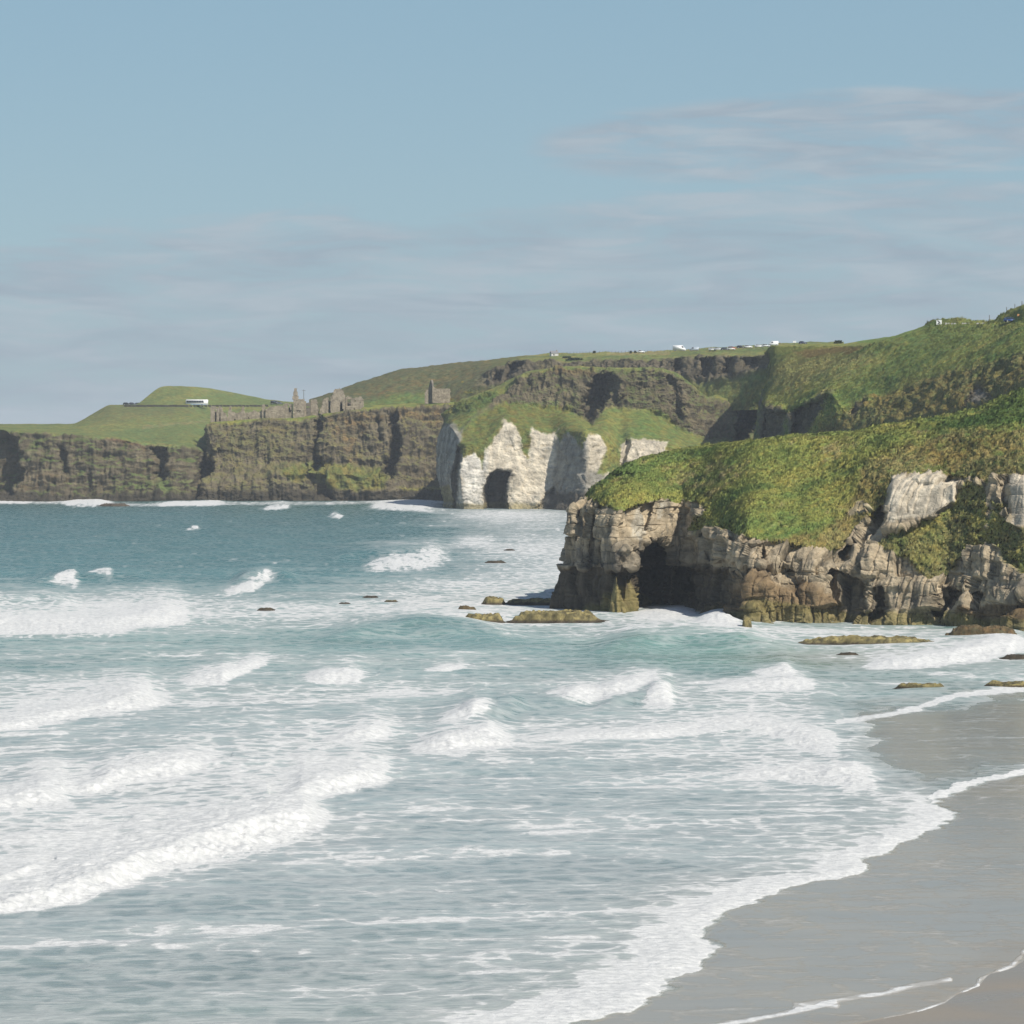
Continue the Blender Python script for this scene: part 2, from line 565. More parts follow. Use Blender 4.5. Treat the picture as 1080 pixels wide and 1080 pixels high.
# ------------------------------------------------ far left: low basalt cliffs and the field hill (land across the bay)
def build_far_left():
    wl = seadist(529)
    L = Land([
        [(-260, 540, -2), (345, 540, -2)],
        [(-260, 524, 0), (0, 526, 0), (52, 529, 0), (145, 531, 0), (213, 530, 0), (345, 529, 0)],
        [(-260, 512, 4), (0, 514, 4), (100, 518, 5), (213, 519, 5), (345, 518, 4)],
        [(-260, 454, 12), (0, 453, 12), (40, 456, 12), (73, 459, 12), (130, 461, 13), (155, 468, 15), (213, 473, 16), (345, 470, 15)],
        [(-260, 450.5, 60), (0, 450.5, 60), (73, 454.5, 50), (130, 457, 55), (213, 463, 60), (345, 452, 70)],
        [(-260, 448.2, 200), (0, 448.0, 190), (75, 448.5, 150), (105, 436, 190), (118, 428.5, 220), (145, 428.2, 225), (220, 428, 225), (280, 428, 225), (345, 429, 225)],
        [(-260, 447.4, 250), (0, 447.2, 240), (80, 447.0, 205), (114, 427.0, 230), (145, 426.3, 236), (154, 419, 262), (169, 406.9, 300), (190, 406.6, 310), (215, 408.4, 310), (249, 414, 310), (282, 421, 300), (310, 424, 290), (345, 427, 290)],
        [(-260, 449, 420), (80, 449, 400), (145, 440, 400), (215, 430, 480), (345, 440, 450)],
    ], [(-260, wl), (200, wl), (222, wl + 40), (345, wl + 110)], -255, 345, 1.0, 0.8, 3.0, 1.0)
    P = L.P
    L.push([(-5, 450), (14, 462), (24, 478), (22, 505), (10, 522), (-6, 524), (-40, 520), (-40, 460)], 14, 5, 3)
    L.push([(158, 472), (176, 472), (178, 500), (172, 512), (162, 505), (160, 490)], 10, 4, 2)
    L.push([(60, 470), (70, 470), (74, 500), (62, 505)], 4, 4, 3)
    L.push([(-140, 460), (-110, 460), (-100, 510), (-150, 515)], 9, 6, 3)
    N = L.normals()
    x, y, z = P[..., 0], P[..., 1], P[..., 2]
    cliff = sst(L.lev, 0.8, 1.2) * (1 - sst(L.lev, 2.85, 3.15))
    strata = pn(x / 60, y / 60, (z + 0.035 * x + 1.5 * fbm(x / 30, y / 30, z / 30, 2)) / 2.6) * sst(fbm(x / 30, y / 30, z / 14, 2), -0.4, 0.4)
    col_ = ridged(x / 5, y / 9, z / 26, 3)
    dsp = cliff * (1.6 * strata + 3.2 * (col_ - 0.6) + 3.4 * fbm(x / 22, y / 22, z / 10, 4) + 1.3 * fbm(x / 4, y / 4, z / 2, 3))
    dsp += (1 - cliff) * 0.35 * fbm(x / 8, y / 14, z / 8, 4) * sst(L.lev, 2.9, 3.6)
    L.P = P + N * dsp[..., None]
    P = L.P
    N2 = L.normals()
    n1 = fbm(x / 20, y / 20, z / 9, 4); n2 = fbm(x / 5, y / 5, z / 3, 4, 0.6)
    rockc = mixc(np.broadcast_to(BASALT, P.shape), BASALT_D, 0.5 + 0.6 * n1 + 0.8 * n2)
    rockc = mixc(rockc, OCHRE * 0.75, sst(n2 - n1, 0.35, 0.8) * 0.4)
    rockc = mixc(rockc, [0.27, 0.24, 0.19], sst(fbm(x / 9, y / 9, z / 1.6, 3), 0.5, 0.75) * 0.5)
    veg = sst(N2[..., 2] + 0.9 * n1 + 0.5 * n2, 0.30, 0.75)
    rockc = mixc(rockc, mixc(np.broadcast_to(HEATH, P.shape), GRASS_G, 0.5 + n2), veg * 0.8)
    rockc = mixc(rockc, BASALT_D * 0.9, 1 - sst(L.lev + 0.3 * n2, 1.5, 2.0))
    rockc = mixc(rockc, [0.17, 0.08, 0.045], L.mask([(105, 461), (135, 461), (150, 470), (120, 466)], 2, 3) * 0.5)
    g = grass_col(P, 0.4)
    g = mixc(g, GRASS_G * 1.05, L.mask([(110, 456), (210, 440), (222, 446), (215, 458), (150, 462)], 3, 2) * 0.75)
    g = mixc(g, DRY * 1.05, L.mask([(150, 449), (218, 443), (218, 445.5), (150, 452)], 1.2, 2) * 0.6)
    g = mixc(g, GRASS_G * 1.15, L.mask([(230, 414), (285, 421), (285, 427), (200, 427), (190, 422)], 3, 2) * 0.7)
    g = mixc(g, HEATH, L.mask([(100, 425), (165, 428), (215, 432), (130, 445), (95, 446)], 4, 4) * 0.45)
    g = mixc(g, [0.15, 0.155, 0.080], np.full(L.X.shape, 0.40))
    gm = sst(L.lev + 0.10 * n2 + 0.07 * n1, 2.93, 3.06)
    colr = mixc(rockc, g, gm)
    L.build('coastal_hill', MAT_FAR, colr, 1 - gm, 'green field hill above low dark layered sea cliffs at the far left', 'hill')
    return L


# ------------------------------------------------ the castle bluff
def build_bluff():
    wl = seadist(528.5)
    L = Land([
        [(150, 250, 540, 80), (190, 228, 540, 30), (208, 214, 540, -2), (480, 480, 540, -2), (520, 540, -2)],
        [(150, 250, 528, 80), (190, 226, 528, 30), (208, 206, 528.5, 0), (250, 529, -1), (340, 529, 0), (420, 527.5, 3), (480, 526, 8), (520, 526, 8)],
        [(150, 250, 512, 80), (190, 226, 512, 32), (208, 212, 513, 3), (250, 508, 3), (296, 499, 3), (340, 498, 3), (375, 500, 3), (407, 507, 3), (425, 517, 6), (480, 515, 12), (520, 515, 12)],
        [(150, 250, 495, 82), (190, 228, 495, 36), (208, 216, 492, 12), (250, 488, 13), (296, 487, 14), (340, 488, 15), (375, 490, 15), (407, 494, 12), (425, 505, 10), (480, 505, 16), (520, 505, 16)],
        [(150, 250, 452, 90), (190, 230, 450, 50), (208, 219, 449, 26), (222, 447, 24), (278, 443, 23), (314, 442.5, 24), (340, 438, 24), (381, 432.5, 26), (420, 431, 26), (467, 428.5, 30), (520, 428, 34)],
        [(150, 250, 447, 110), (190, 232, 446, 80), (208, 222, 444, 60), (222, 443, 60), (278, 438, 60), (314, 437, 60), (340, 434, 60), (381, 428, 70), (420, 426, 80), (467, 422, 90), (520, 420, 90)],
        [(150, 250, 460, 190), (222, 460, 190), (520, 440, 190)],
    ], [(150, wl), (520, wl)], 152, 515, 0.75, 0.7, 3.5, 1.2)
    P = L.P
    L.push([(331, 436), (339, 436), (338, 462), (336, 480), (341, 492), (330, 497), (327, 480), (331, 460)], 16, 3, 2)
    L.push([(408, 434), (418, 432), (423, 455), (421, 490), (414, 508), (402, 505), (404, 490), (414, 470)], 14, 3, 2.5)
    L.push([(396, 440), (402, 440), (404, 466), (398, 470)], 5, 3, 2)
    L.push([(188, 520), (200, 505), (214, 483), (224, 483), (227, 494), (218, 506), (204, 514)], 18, 4, 2)
    L.push([(322, 500), (345, 502), (352, 527), (330, 527)], 6, 4, 2)
    L.push([(213, 452), (226, 449), (238, 455), (240, 474), (226, 480), (216, 470)], -5, 6, 1)
    N = L.normals()
    x, y, z = P[..., 0], P[..., 1], P[..., 2]
    cliff = sst(L.lev, 0.8, 1.1) * (1 - sst(L.lev, 3.95, 4.15))
    colm = ridged(x / 4, y / 8, z / 20, 3)
    dsp = cliff * (2.6 * (colm - 0.6) + 3.0 * fbm(x / 16, y / 16, z / 12, 4) + 1.5 * fbm(x / 4, y / 4, z / 3, 4, 0.6))
    dsp += cliff * sst(x, -170, -60) * 1.2 * pn(x / 50, y / 50, (z + 2 * fbm(x / 30, y / 30, z / 20, 2)) / 3.0)
    dsp += (1 - cliff) * 0.3 * fbm(x / 6, y / 10, z / 6, 3)
    L.P = P + N * dsp[..., None]
    P = L.P
    N2 = L.normals()
    n1 = fbm(x / 18, y / 18, z / 12, 4); n2 = fbm(x / 4, y / 4, z / 3, 4, 0.6)
    c = mixc(np.broadcast_to(BASALT * 1.05, P.shape), BASALT_D, 0.45 + 0.6 * n1 + 0.8 * n2)
    c = mixc(c, [0.24, 0.19, 0.14], sst(n2 + 0.5 * n1, 0.3, 0.8) * 0.5)
    left = 1 - sst(L.X, 318, 335)
    veg = sst(N2[..., 2] + 0.8 * n1 + 0.6 * n2 + 0.22 * left, 0.32, 0.85)
    c = mixc(c, mixc(np.broadcast_to(HEATH * 1.05, P.shape), [0.17, 0.165, 0.065], 0.3 + n2), veg * 0.85)
    oc = L.mask([(345, 440), (400, 434), (466, 430), (466, 452), (430, 440), (395, 445), (372, 470), (378, 488), (368, 490), (362, 470), (350, 452)], 4, 5) * sst(n2, -0.3, 0.5)
    c = mixc(c, OCHRE, oc * 0.8)
    gm = L.mask([(296, 500), (312, 488), (340, 486), (372, 492), (400, 494), (407, 500), (406, 515), (390, 519), (345, 515), (330, 502), (310, 508)], 3, 4)
    c = mixc(c, grass_col(P, 0.5) * 0.72, gm * 0.75)
    c = mixc(c, GRASS_Y, L.mask([(420, 515), (470, 512), (470, 521), (425, 521)], 2, 3) * 0.7)
    foot = 1 - sst(L.Y * -1 + 2.5 * n2, -518, -512)
    lowd = sst(L.Y + 3 * n2 + 2 * n1, 515, 520)
    c = mixc(c, BASALT_D * 0.85, lowd)
    c = mixc(c, BASALT_D * 0.9, L.mask([(275, 529), (288, 512), (310, 512), (328, 525), (328, 532), (275, 532)], 3, 3) * 0.9)
    top = sst(L.lev + 0.08 * n2, 3.97, 4.08)
    c = mixc(c, grass_col(P, 0.5), top)
    rk = (1 - gm * 0.9) * (1 - top) * (1 - 0.5 * veg)
    L.build('castle_bluff', MAT_FAR, c, rk, 'dark vegetated basalt bluff and sea cliff carrying the ruined castle', 'cliff')
    return L


# ------------------------------------------------ heath hill and clifftop plateau behind
def build_plateau():
    L = Land([
        [(330, 446, 0), (460, 446, 0), (600, 440, 0), (850, 430, 0)],
        [(330, 434, 8), (460, 428, 8), (500, 407, 10), (530, 404, 10), (552, 394, 10), (600, 392, 10), (640, 390, 10), (700, 389, 10), (735, 403, 10), (770, 399, 10), (800, 390, 10), (815, 386, 10), (900, 384, 10)],
        [(330, 427, 30), (460, 412, 30), (500, 398, 26), (520, 390, 22), (540, 381.5, 20), (552, 379.5, 20), (600, 381.5, 20), (650, 380, 20), (700, 379, 20), (720, 377, 20), (760, 375.5, 20), (815, 376, 22), (900, 376, 30)],
        [(330, 423, 60), (350, 419, 60), (381, 408, 70), (420, 396, 80), (479, 389, 80), (551, 377, 60), (600, 376, 70), (707, 373.2, 90), (760, 369.2, 90), (800, 366.8, 90), (850, 364, 90), (900, 364, 90)],
        [(325, 422, 90), (332, 420, 90), (350, 414, 100), (381, 402, 120), (420, 390, 140), (440, 387, 150), (479, 383, 150), (520, 379, 120), (551, 375.3, 100), (585, 372.4, 120), (640, 371.5, 140), (707, 370.3, 150), (760, 366.5, 150), (800, 364.2, 150), (850, 361, 150), (900, 361, 150)],
        [(325, 440, 300), (420, 410, 400), (900, 380, 400)],
    ], [(330, 1720), (460, 1720), (600, 1690), (700, 1640), (850, 1560)], 326, 890, 0.8, 0.6, 3.0, 0.8)
    P = L.P
    for q in ([(522, 390), (529, 388), (530, 402), (520, 404)], [(536, 384), (551, 380), (552, 385), (541, 397), (531, 405), (533, 394)],
              [(712, 378), (722, 378), (720, 396), (710, 390)], [(738, 377), (756, 376), (754, 396), (736, 398)],
              [(762, 376), (778, 376), (774, 394), (760, 396)], [(784, 377), (806, 377), (800, 388), (782, 390)]):
        L.push(q, 13, 3, 2, 0.25)
    N = L.normals()
    x, y, z = P[..., 0], P[..., 1], P[..., 2]
    cl = sst(L.lev, 0.8, 1.1) * (1 - sst(L.lev, 1.9, 2.15)) * sst(L.X, 490, 520)
    colm = ridged(x / 5, y / 9, z / 20, 3)
    dsp = cl * (3.2 * (colm - 0.6) + 2.5 * fbm(x / 10, y / 10, z / 6, 4)) + (1 - cl) * (0.9 * fbm(x / 14, y / 20, z / 9, 4) + 0.5 * fbm(x / 4, y / 6, z / 4, 3))
    L.P = P + N * dsp[..., None]
    P = L.P
    n1 = fbm(x / 25, y / 40, z / 12, 4); n2 = fbm(x / 5, y / 8, z / 4, 4, 0.6)
    g = grass_col(P, 0.45)
    g = mixc(g, [0.15, 0.15, 0.075], np.full(L.X.shape, 0.35))
    hm = 1 - sst(L.X + 25 * n1, 500, 580)
    heath = mixc(np.broadcast_to(HEATH * 0.95, P.shape), [0.085, 0.098, 0.045], 0.35 + n2)
    heath = mixc(heath, BRACKEN, sst(n1 - n2, 0.2, 0.8) * 0.6)
    heath = mixc(heath, [0.33, 0.24, 0.02], sst(fbm(x / 9, y / 12, z / 3, 3), 0.52, 0.7) * sst(L.X, 430, 470) * 0.7)
    c = mixc(g, heath, hm * 0.95)
    c = mixc(c, GRASS_G * 1.1, L.mask([(380, 424), (420, 416), (450, 414), (450, 428), (380, 432)], 4, 4) * 0.7)
    c = mixc(c, DRY, L.mask([(640, 372), (707, 371), (707, 374), (640, 375)], 1, 1) * 0.7)
    c = mixc(c, GRASS_G, L.mask([(735, 402), (770, 388), (850, 378), (850, 395), (770, 402)], 3, 3) * 0.6)
    rockc = mixc(np.broadcast_to(BASALT, P.shape), BASALT_D, 0.5 + 0.8 * n2 + 0.4 * n1)
    rockc = mixc(rockc, HEATH, sst(n1 + 0.6 * n2, 0.1, 0.7) * 0.6)
    c = mixc(c, rockc, cl)
    L.build('clifftop_plateau', MAT_FAR, c, cl, 'heath hill and grassy clifftop plateau with a dark escarpment behind the chalk cliffs', 'hill')
    return L


# ------------------------------------------------ white chalk cliffs with basalt crown
def build_chalk():
    wl = seadist(537)
    L = Land([
        [(430, 500, 548, 90), (452, 468, 545, 50), (470, 472, 545, 20), (486, 484, 548, -2), (840, 548, -2)],
        [(430, 500, 520, 90), (452, 466, 524, 60), (470, 474, 528, 22), (486, 482, 536, 0), (530, 537, 0), (562, 537.5, 0), (574, 571, 543, -10), (590, 546, -22), (617, 549, -34), (640, 550, -26), (655, 550, -20), (840, 550, -40)],
        [(430, 500, 500, 90), (452, 459, 500, 62), (470, 470, 500, 26), (486, 482, 505, 4), (530, 500, 6), (562, 500, 8), (574, 585, 515, 6), (590, 597, 508, -8), (617, 510, -26), (640, 510, -16), (655, 510, -8), (840, 510, -28)],
        [(430, 500, 475, 90), (452, 458, 472, 66), (470, 474, 446, 34), (486, 488, 470, 12), (510, 466, 14), (531, 448, 20), (562, 455, 18), (574, 586, 464, 16), (590, 596, 454, 6), (617, 618, 456, -14), (640, 462, -4), (655, 478, 2), (662, 466, 6), (704, 469, 8), (760, 480, 20), (840, 480, 20)],
        [(430, 500, 460, 95), (452, 466, 440, 80), (470, 478, 436, 56), (486, 496, 431, 46), (510, 428, 48), (535, 426, 50), (562, 430, 52), (600, 433, 50), (622, 447, 40), (640, 429, 52), (683, 433, 55), (712, 450, 60), (743, 463, 64), (790, 468, 80), (840, 468, 80)],
        [(430, 500, 455, 100), (452, 470, 430, 92), (470, 482, 425, 70), (486, 500, 420, 64), (520, 414, 64), (535, 408, 64), (550, 398, 64), (562, 393.5, 64), (600, 388, 64), (640, 389.5, 62), (688, 389.5, 62), (712, 394, 66), (736, 411, 72), (746, 420, 76), (765, 424, 110), (785, 408, 160), (840, 398, 160)],
        [(430, 500, 455, 115), (470, 484, 422, 110), (520, 409, 110), (562, 390, 110), (600, 386, 110), (640, 387.5, 100), (688, 387.5, 100), (712, 392, 105), (746, 419, 110), (785, 404, 190), (840, 394, 190)],
        [(430, 500, 450, 230), (840, 425, 230)],
    ], [(430, wl), (840, wl)], 432, 835, 0.65, 0.6, 3.0, 1.2)
    P = L.P
    L.push([(511, 538), (512, 512), (517, 499), (524, 495), (540, 497), (541, 503), (536, 510), (534, 525), (536, 541), (511, 545)], 22, 2.5, 1.2, 0.2)
    L.push([(477, 535), (476, 500), (483, 470), (487, 472), (484, 500), (489, 540), (478, 545)], 12, 3, 1.0)
    L.push([(612, 431), (619, 407), (630, 395), (645, 393), (643, 410), (640, 425.5), (634, 436), (623, 449), (614, 440)], 26, 5, 2)
    L.push([(646, 394), (655, 392), (664, 400), (655, 420), (650, 424)], -6, 6, 2)
    L.push([(654, 490), (656, 480), (660, 464), (666, 464), (660, 480), (658, 492)], 6, 2, 1)
    L.push([(563, 540), (575, 520), (585, 512), (590, 520), (580, 548)], 6, 3, 1)
    L.push([(705, 396), (716, 400), (722, 440), (716, 446), (708, 420)], 4, 4, 3)
    L.push([(772, 470), (787, 411), (795, 396), (808, 395), (806, 420), (799, 440), (784, 470)], 40, 4, 2)
    N = L.normals()
    x, y, z = P[..., 0], P[..., 1], P[..., 2]
    chalk_b = 1 - sst(L.lev, 2.9, 3.15)
    bas = sst(L.lev, 3.85, 4.1) * (1 - sst(L.lev, 4.95, 5.2))
    blockf1, blockf2, cid = worley(x / 9, y / 14, z / 9)
    lay = 1.6 * pn(x / 25, y / 40, (z + 0.10 * x + 1.0 * fbm(x / 25, y / 25, z / 15, 2)) / 1.4)
    colm = ridged(x / 5, y / 9, z / 22, 3)
    dsp = chalk_b * (0.8 * (cid - 0.5) + 0.16 * lay + 1.5 * fbm(x / 14, y / 14, z / 20, 4) + 0.8 * fbm(x / 3, y / 4, z / 2, 4, 0.65))
    dsp += bas * (3.4 * (colm - 0.6) + 2.6 * fbm(x / 12, y / 12, z / 8, 4) + 1.3 * fbm(x / 3.5, y / 3.5, z / 2.5, 4, 0.6))
    rest = np.clip(1 - chalk_b - bas, 0, 1)
    dsp += rest * (0.8 * fbm(x / 12, y / 15, z / 9, 4) + 0.45 * fbm(x / 3, y / 4, z / 3, 4))
    L.P = P + N * dsp[..., None]
    P = L.P
    N2 = L.normals()
    n1 = fbm(x / 16, y / 20, z / 12, 4); n2 = fbm(x / 4, y / 5, z / 3, 4, 0.6); n3 = fbm(x / 7, y / 9, z / 1.5, 3)
    # rock colours
    ch = mixc(np.broadcast_to(CHALK, P.shape), CHALK_G, sst(n1 + 0.6 * n2, 0.1, 0.9) * 0.6)
    ch = mixc(ch, [0.46, 0.36, 0.22], sst(0.5 * n3 + 0.7 * n2 + 0.3 * n1, 0.2, 0.7) * 0.40)
    ch = mixc(ch, [0.16, 0.145, 0.12], sst(fbm((x + 0.8 * z) / 5, y / 8, (z - 0.3 * x) / 1.6, 3), 0.42, 0.7) * 0.45)
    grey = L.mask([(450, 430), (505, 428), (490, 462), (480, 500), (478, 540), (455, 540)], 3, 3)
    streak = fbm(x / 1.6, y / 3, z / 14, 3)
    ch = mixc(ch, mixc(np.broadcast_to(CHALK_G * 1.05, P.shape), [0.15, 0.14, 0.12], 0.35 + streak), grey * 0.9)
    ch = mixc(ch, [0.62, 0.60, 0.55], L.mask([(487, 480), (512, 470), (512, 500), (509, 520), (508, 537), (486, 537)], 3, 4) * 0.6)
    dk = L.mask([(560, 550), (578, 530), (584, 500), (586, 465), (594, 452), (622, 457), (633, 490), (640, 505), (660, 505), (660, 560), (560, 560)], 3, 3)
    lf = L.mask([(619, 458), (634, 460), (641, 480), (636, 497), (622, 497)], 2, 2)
    ch = mixc(ch, mixc(np.broadcast_to(CHALK_G * 0.9, P.shape), [0.12, 0.11, 0.09], 0.35 + n2), dk * (1 - lf) * 0.8)  # shade of the left face painted in grey; the sunlit fin stays pale
    ch = mixc(ch, WET_AND_SHADE, sst(L.Y + 3 * n2, 512, 524) * dk * 0.85)
    ch = mixc(ch, WET_AND_SHADE * 1.1, L.mask([(510, 545), (511, 512), (517, 498), (524, 494), (540, 496), (543, 503), (537, 511), (535, 525), (538, 545)], 1.5, 1.5) * 0.8)  # shade inside the sea cave painted onto the chalk
    ch = mixc(ch, ALGAE * 1.15, sst(L.Y + 2.5 * n2, 529, 534) * (1 - dk) * 0.75)
    ch = mixc(ch, ALGAE * 1.2, L.mask([(461, 512), (474, 512), (480, 530), (462, 532)], 2, 2) * 0.8)
    bs = mixc(np.broadcast_to(BASALT, P.shape), BASALT_D, 0.35 + 0.6 * n1 + 0.9 * n2)
    bs = mixc(bs, [0.24, 0.21, 0.16], sst(n2 - 0.4 * n1, 0.3, 0.8) * 0.5)
    bs = mixc(bs, mixc(np.broadcast_to(HEATH, P.shape), GRASS_G, 0.3 + n2), sst(N2[..., 2] + 0.7 * n1 + 0.5 * n2, 0.2, 0.75) * 0.8)
    bs = mixc(bs, OCHRE * 0.8, L.mask([(575, 382), (625, 382), (628, 396), (575, 394)], 3, 4) * 0.5)
    # grass on slopes
    g = grass_col(P, 0.5)
    oli = mixc(np.broadcast_to(np.array([0.150, 0.125, 0.036]), P.shape), GRASS_G, 0.35 + 0.8 * n2)
    gm_list = [
        [(487, 482), (484, 470), (490, 452), (505, 436), (535, 424), (606, 430), (604, 440), (596, 448), (586, 456), (577, 459), (570, 456), (561, 450), (560, 466), (557, 483), (552, 480), (549, 462), (543, 448), (531, 443), (527, 455), (518, 468), (511, 478), (508, 494), (505, 482), (499, 478), (493, 482)],
        [(612, 448), (622, 452), (640, 430), (690, 432), (745, 465), (840, 466), (840, 500), (700, 476), (704, 467), (680, 462), (662, 464), (655, 470), (657, 492), (642, 497), (640, 478), (634, 460), (620, 457)],
        [(586, 458), (598, 434), (612, 440), (625, 447), (642, 452), (646, 470), (638, 466), (634, 457), (626, 456), (619, 461), (612, 474), (607, 462), (598, 456), (590, 466)],
        [(630, 500), (636, 482), (640, 470), (652, 470), (656, 500)],
        [(466, 446), (472, 430), (484, 419), (500, 407), (532, 403), (530, 412), (515, 428), (500, 437), (486, 455), (478, 446)],
    ]
    gm = np.zeros(L.X.shape)
    for i, q in enumerate(gm_list):
        gm = np.maximum(gm, L.mask(q, 1.6, 2.2, 0.15, i, 1.2))
    g = mixc(g, [0.15, 0.145, 0.060], np.full(L.X.shape, 0.30))
    gc = mixc(g, oli, (1 - sst(L.X, 600, 625)) * 0.8)
    gc = mixc(gc, GRASS_G * 1.0, L.mask([(665, 434), (685, 436), (700, 460), (690, 470), (660, 466), (672, 450)], 3, 3) * 0.6)
    gc = mixc(gc, GRASS_D * 1.2, L.mask([(476, 440), (490, 416), (530, 405), (520, 425), (500, 436)], 4, 3) * 0.7)
    lowz = 1 - sst(L.lev, 3.75, 3.95)
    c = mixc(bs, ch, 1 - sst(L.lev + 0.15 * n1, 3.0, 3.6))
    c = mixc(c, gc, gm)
    top = sst(L.lev + 0.10 * n2, 4.9, 5.1)
    c = mixc(c, g, top)
    rk = (1 - gm) * (1 - top)
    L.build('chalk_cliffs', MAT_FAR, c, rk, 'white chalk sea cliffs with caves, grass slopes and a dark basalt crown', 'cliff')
    return L


# ------------------------------------------------ hillside on the right
def build_hillside():
    L = Land([
        [(700, 812, 505, 420), (740, 806, 505, 260), (775, 799, 505, 100), (800, 803, 505, 0), (1300, 505, 0)],
        [(700, 812, 468, 420), (740, 806, 468, 260), (775, 797, 468, 100), (800, 801, 466, 5), (850, 462, 5), (890, 454, 5), (950, 441, 5), (1000, 431, 5), (1050, 419, 5), (1080, 400, 5), (1300, 372, 5)],
        [(700, 814, 400, 420), (740, 810, 412, 260), (775, 803, 425, 104), (800, 806, 431, 14), (828, 433, 16), (852, 424, 18), (877, 413, 22), (888, 430, 18), (897, 434, 22), (914, 416, 34), (930, 424, 36), (960, 408, 40), (1000, 396, 42), (1040, 388, 42), (1080, 372, 42), (1300, 350, 42)],
        [(700, 818, 398, 430), (740, 814, 397, 275), (775, 808, 395, 130), (800, 812, 392, 110), (850, 397, 70), (880, 396, 56), (920, 388, 68), (960, 376, 76), (1010, 364, 84), (1050, 354, 88), (1080, 343, 88), (1300, 332, 88)],
        [(700, 820, 385, 470), (740, 816, 384, 330), (775, 812, 380, 230), (800, 816, 376, 220), (850, 378, 190), (890, 374, 140), (925, 362, 120), (955, 354, 125), (985, 345, 136), (1010, 344, 128), (1040, 343.5, 122), (1080, 338, 118), (1300, 328, 100)],
        [(700, 812, 376, 500), (740, 806, 372, 400), (775, 812, 367, 350), (800, 818, 364, 340), (850, 363, 330), (890, 362, 330), (925, 357, 300), (960, 352.5, 200), (972, 348, 160), (982, 343.0, 150), (998, 341.2, 145), (1039, 340.6, 135), (1046, 336.5, 130), (1062, 327.5, 130), (1082, 321, 130), (1120, 312, 130), (1300, 318, 130)],
        [(700, 818, 380, 540), (740, 812, 378, 480), (800, 822, 374, 440), (890, 372, 420), (960, 370, 320), (1000, 365, 260), (1300, 345, 240)],
    ], [(700, 1150), (800, 1110), (900, 1020), (1000, 950), (1080, 895), (1300, 840)], 702, 1290, 0.85, 0.7, 3.0, 1.6, soft=(2.05, 3.0, 14, 5, 3.9, 4.6))
    P = L.P
    L.push([(806, 432), (828, 434), (824, 462), (804, 466)], 7, 3, 2)
    L.push([(836, 432), (856, 424), (878, 413), (869, 432), (853, 456), (836, 464)], 10, 3, 2)
    L.push([(894, 437), (914, 416), (912, 425), (900, 438)], 6, 3, 1.5)
    L.push([(1028, 404), (1038, 402), (1046, 418), (1030, 428), (1018, 426)], 4, 4, 3)
    L.push([(930, 452), (934, 430), (960, 420), (985, 432), (985, 448)], 3, 4, 4)
    N = L.normals()
    x, y, z = P[..., 0], P[..., 1], P[..., 2]
    n0 = fbm(x / 40, y / 60, z / 25, 3)
    hl = sst(L.lev, 1.9, 2.3)
    spur = 2.7 * fbm((x + 1.0 * y) / 42, (y - x) / 150, z / 70, 4)          # runnels down the slope
    cl = (1 - hl) * sst(L.lev, 0.8, 1.1)
    hl = hl * (1 - 0.85 * sst(L.lev, 3.7, 4.4) * (1 - sst(L.X, 955, 985)))
    dsp = hl * (spur + 0.9 * n0 + 0.7 * fbm(x / 6, y / 9, z / 5, 4, 0.6))
    colm = ridged(x / 4, y / 7, z / 18, 3)
    dsp += cl * (1.6 * (colm - 0.6) + 1.8 * fbm(x / 9, y / 9, z / 7, 4) + 1.0 * fbm(x / 3, y / 3, z / 2.5, 4, 0.6))
    L.P = P + N * dsp[..., None]
    P = L.P
    n1 = fbm(x / 22, y / 30, z / 12, 4); n2 = fbm(x / 5, y / 7, z / 4, 4, 0.6); n3 = fbm(x / 1.8, y / 2.5, z / 1.6, 3, 0.6)
    g = grass_col(P, 0.7)
    g = mixc(g, GRASS_G * 0.95, L.mask([(975, 346), (1040, 344), (1080, 342), (1005, 368), (960, 395), (905, 425), (880, 430), (920, 395)], 6, 6) * 0.65)
    g = mixc(g, DRY * 0.95, L.mask([(800, 385), (880, 372), (930, 380), (880, 405), (810, 415)], 8, 8) * 0.35)
    g = mixc(g, BRACKEN * 1.15, L.mask([(836, 372), (880, 367), (925, 366), (905, 372), (850, 378)], 2, 3) * 0.75)
    g = mixc(g, np.array([0.14, 0.20, 0.045]), L.mask([(896, 358), (914, 355.5), (926, 361.5), (905, 362)], 0.8, 0.5) * 0.85)
    g = mixc(g, GRASS_G * 1.15, L.mask([(915, 355), (972, 350), (965, 362), (926, 362)], 1.0, 1.0) * 0.7)
    bank = L.mask([(855, 470), (865, 446), (900, 428), (940, 414), (975, 398), (1010, 390), (1045, 384), (1090, 368), (1310, 290), (1310, 420), (1090, 410), (1000, 445), (900, 470)], 5, 6)
    bk = mixc(np.broadcast_to(BRACKEN, P.shape), HEATH, 0.5 + n1)
    bk = mixc(bk, GRASS_D * 1.3, sst(-n2, 0.0, 0.7) * 0.7)
    bk = mixc(bk, DRY * 0.9, sst(n2 + 0.5 * n3, 0.2, 0.8) * 0.5)
    g = mixc(g, bk, bank * 0.72)
    rock_m = np.zeros(L.X.shape)
    for i, q in enumerate(([(798, 470), (804, 428), (812, 428), (828, 434), (824, 466)], [(832, 468), (832, 438), (852, 425), (877, 413), (869, 431), (852, 456), (846, 466)],
                           [(895, 437), (914, 415), (910, 427), (900, 437)], [(1016, 428), (1024, 412), (1034, 403), (1044, 415), (1036, 424)],
                           [(700, 470), (776, 470), (790, 410), (794, 398), (806, 396), (808, 412), (800, 440), (797, 470)])):
        rock_m = np.maximum(rock_m, L.mask(q, 2, 3, 0.15, i, 1.0))
    rc = mixc(np.broadcast_to(BASALT * 0.85, P.shape), BASALT_D, 0.5 + 0.7 * n2 + 0.3 * n1)
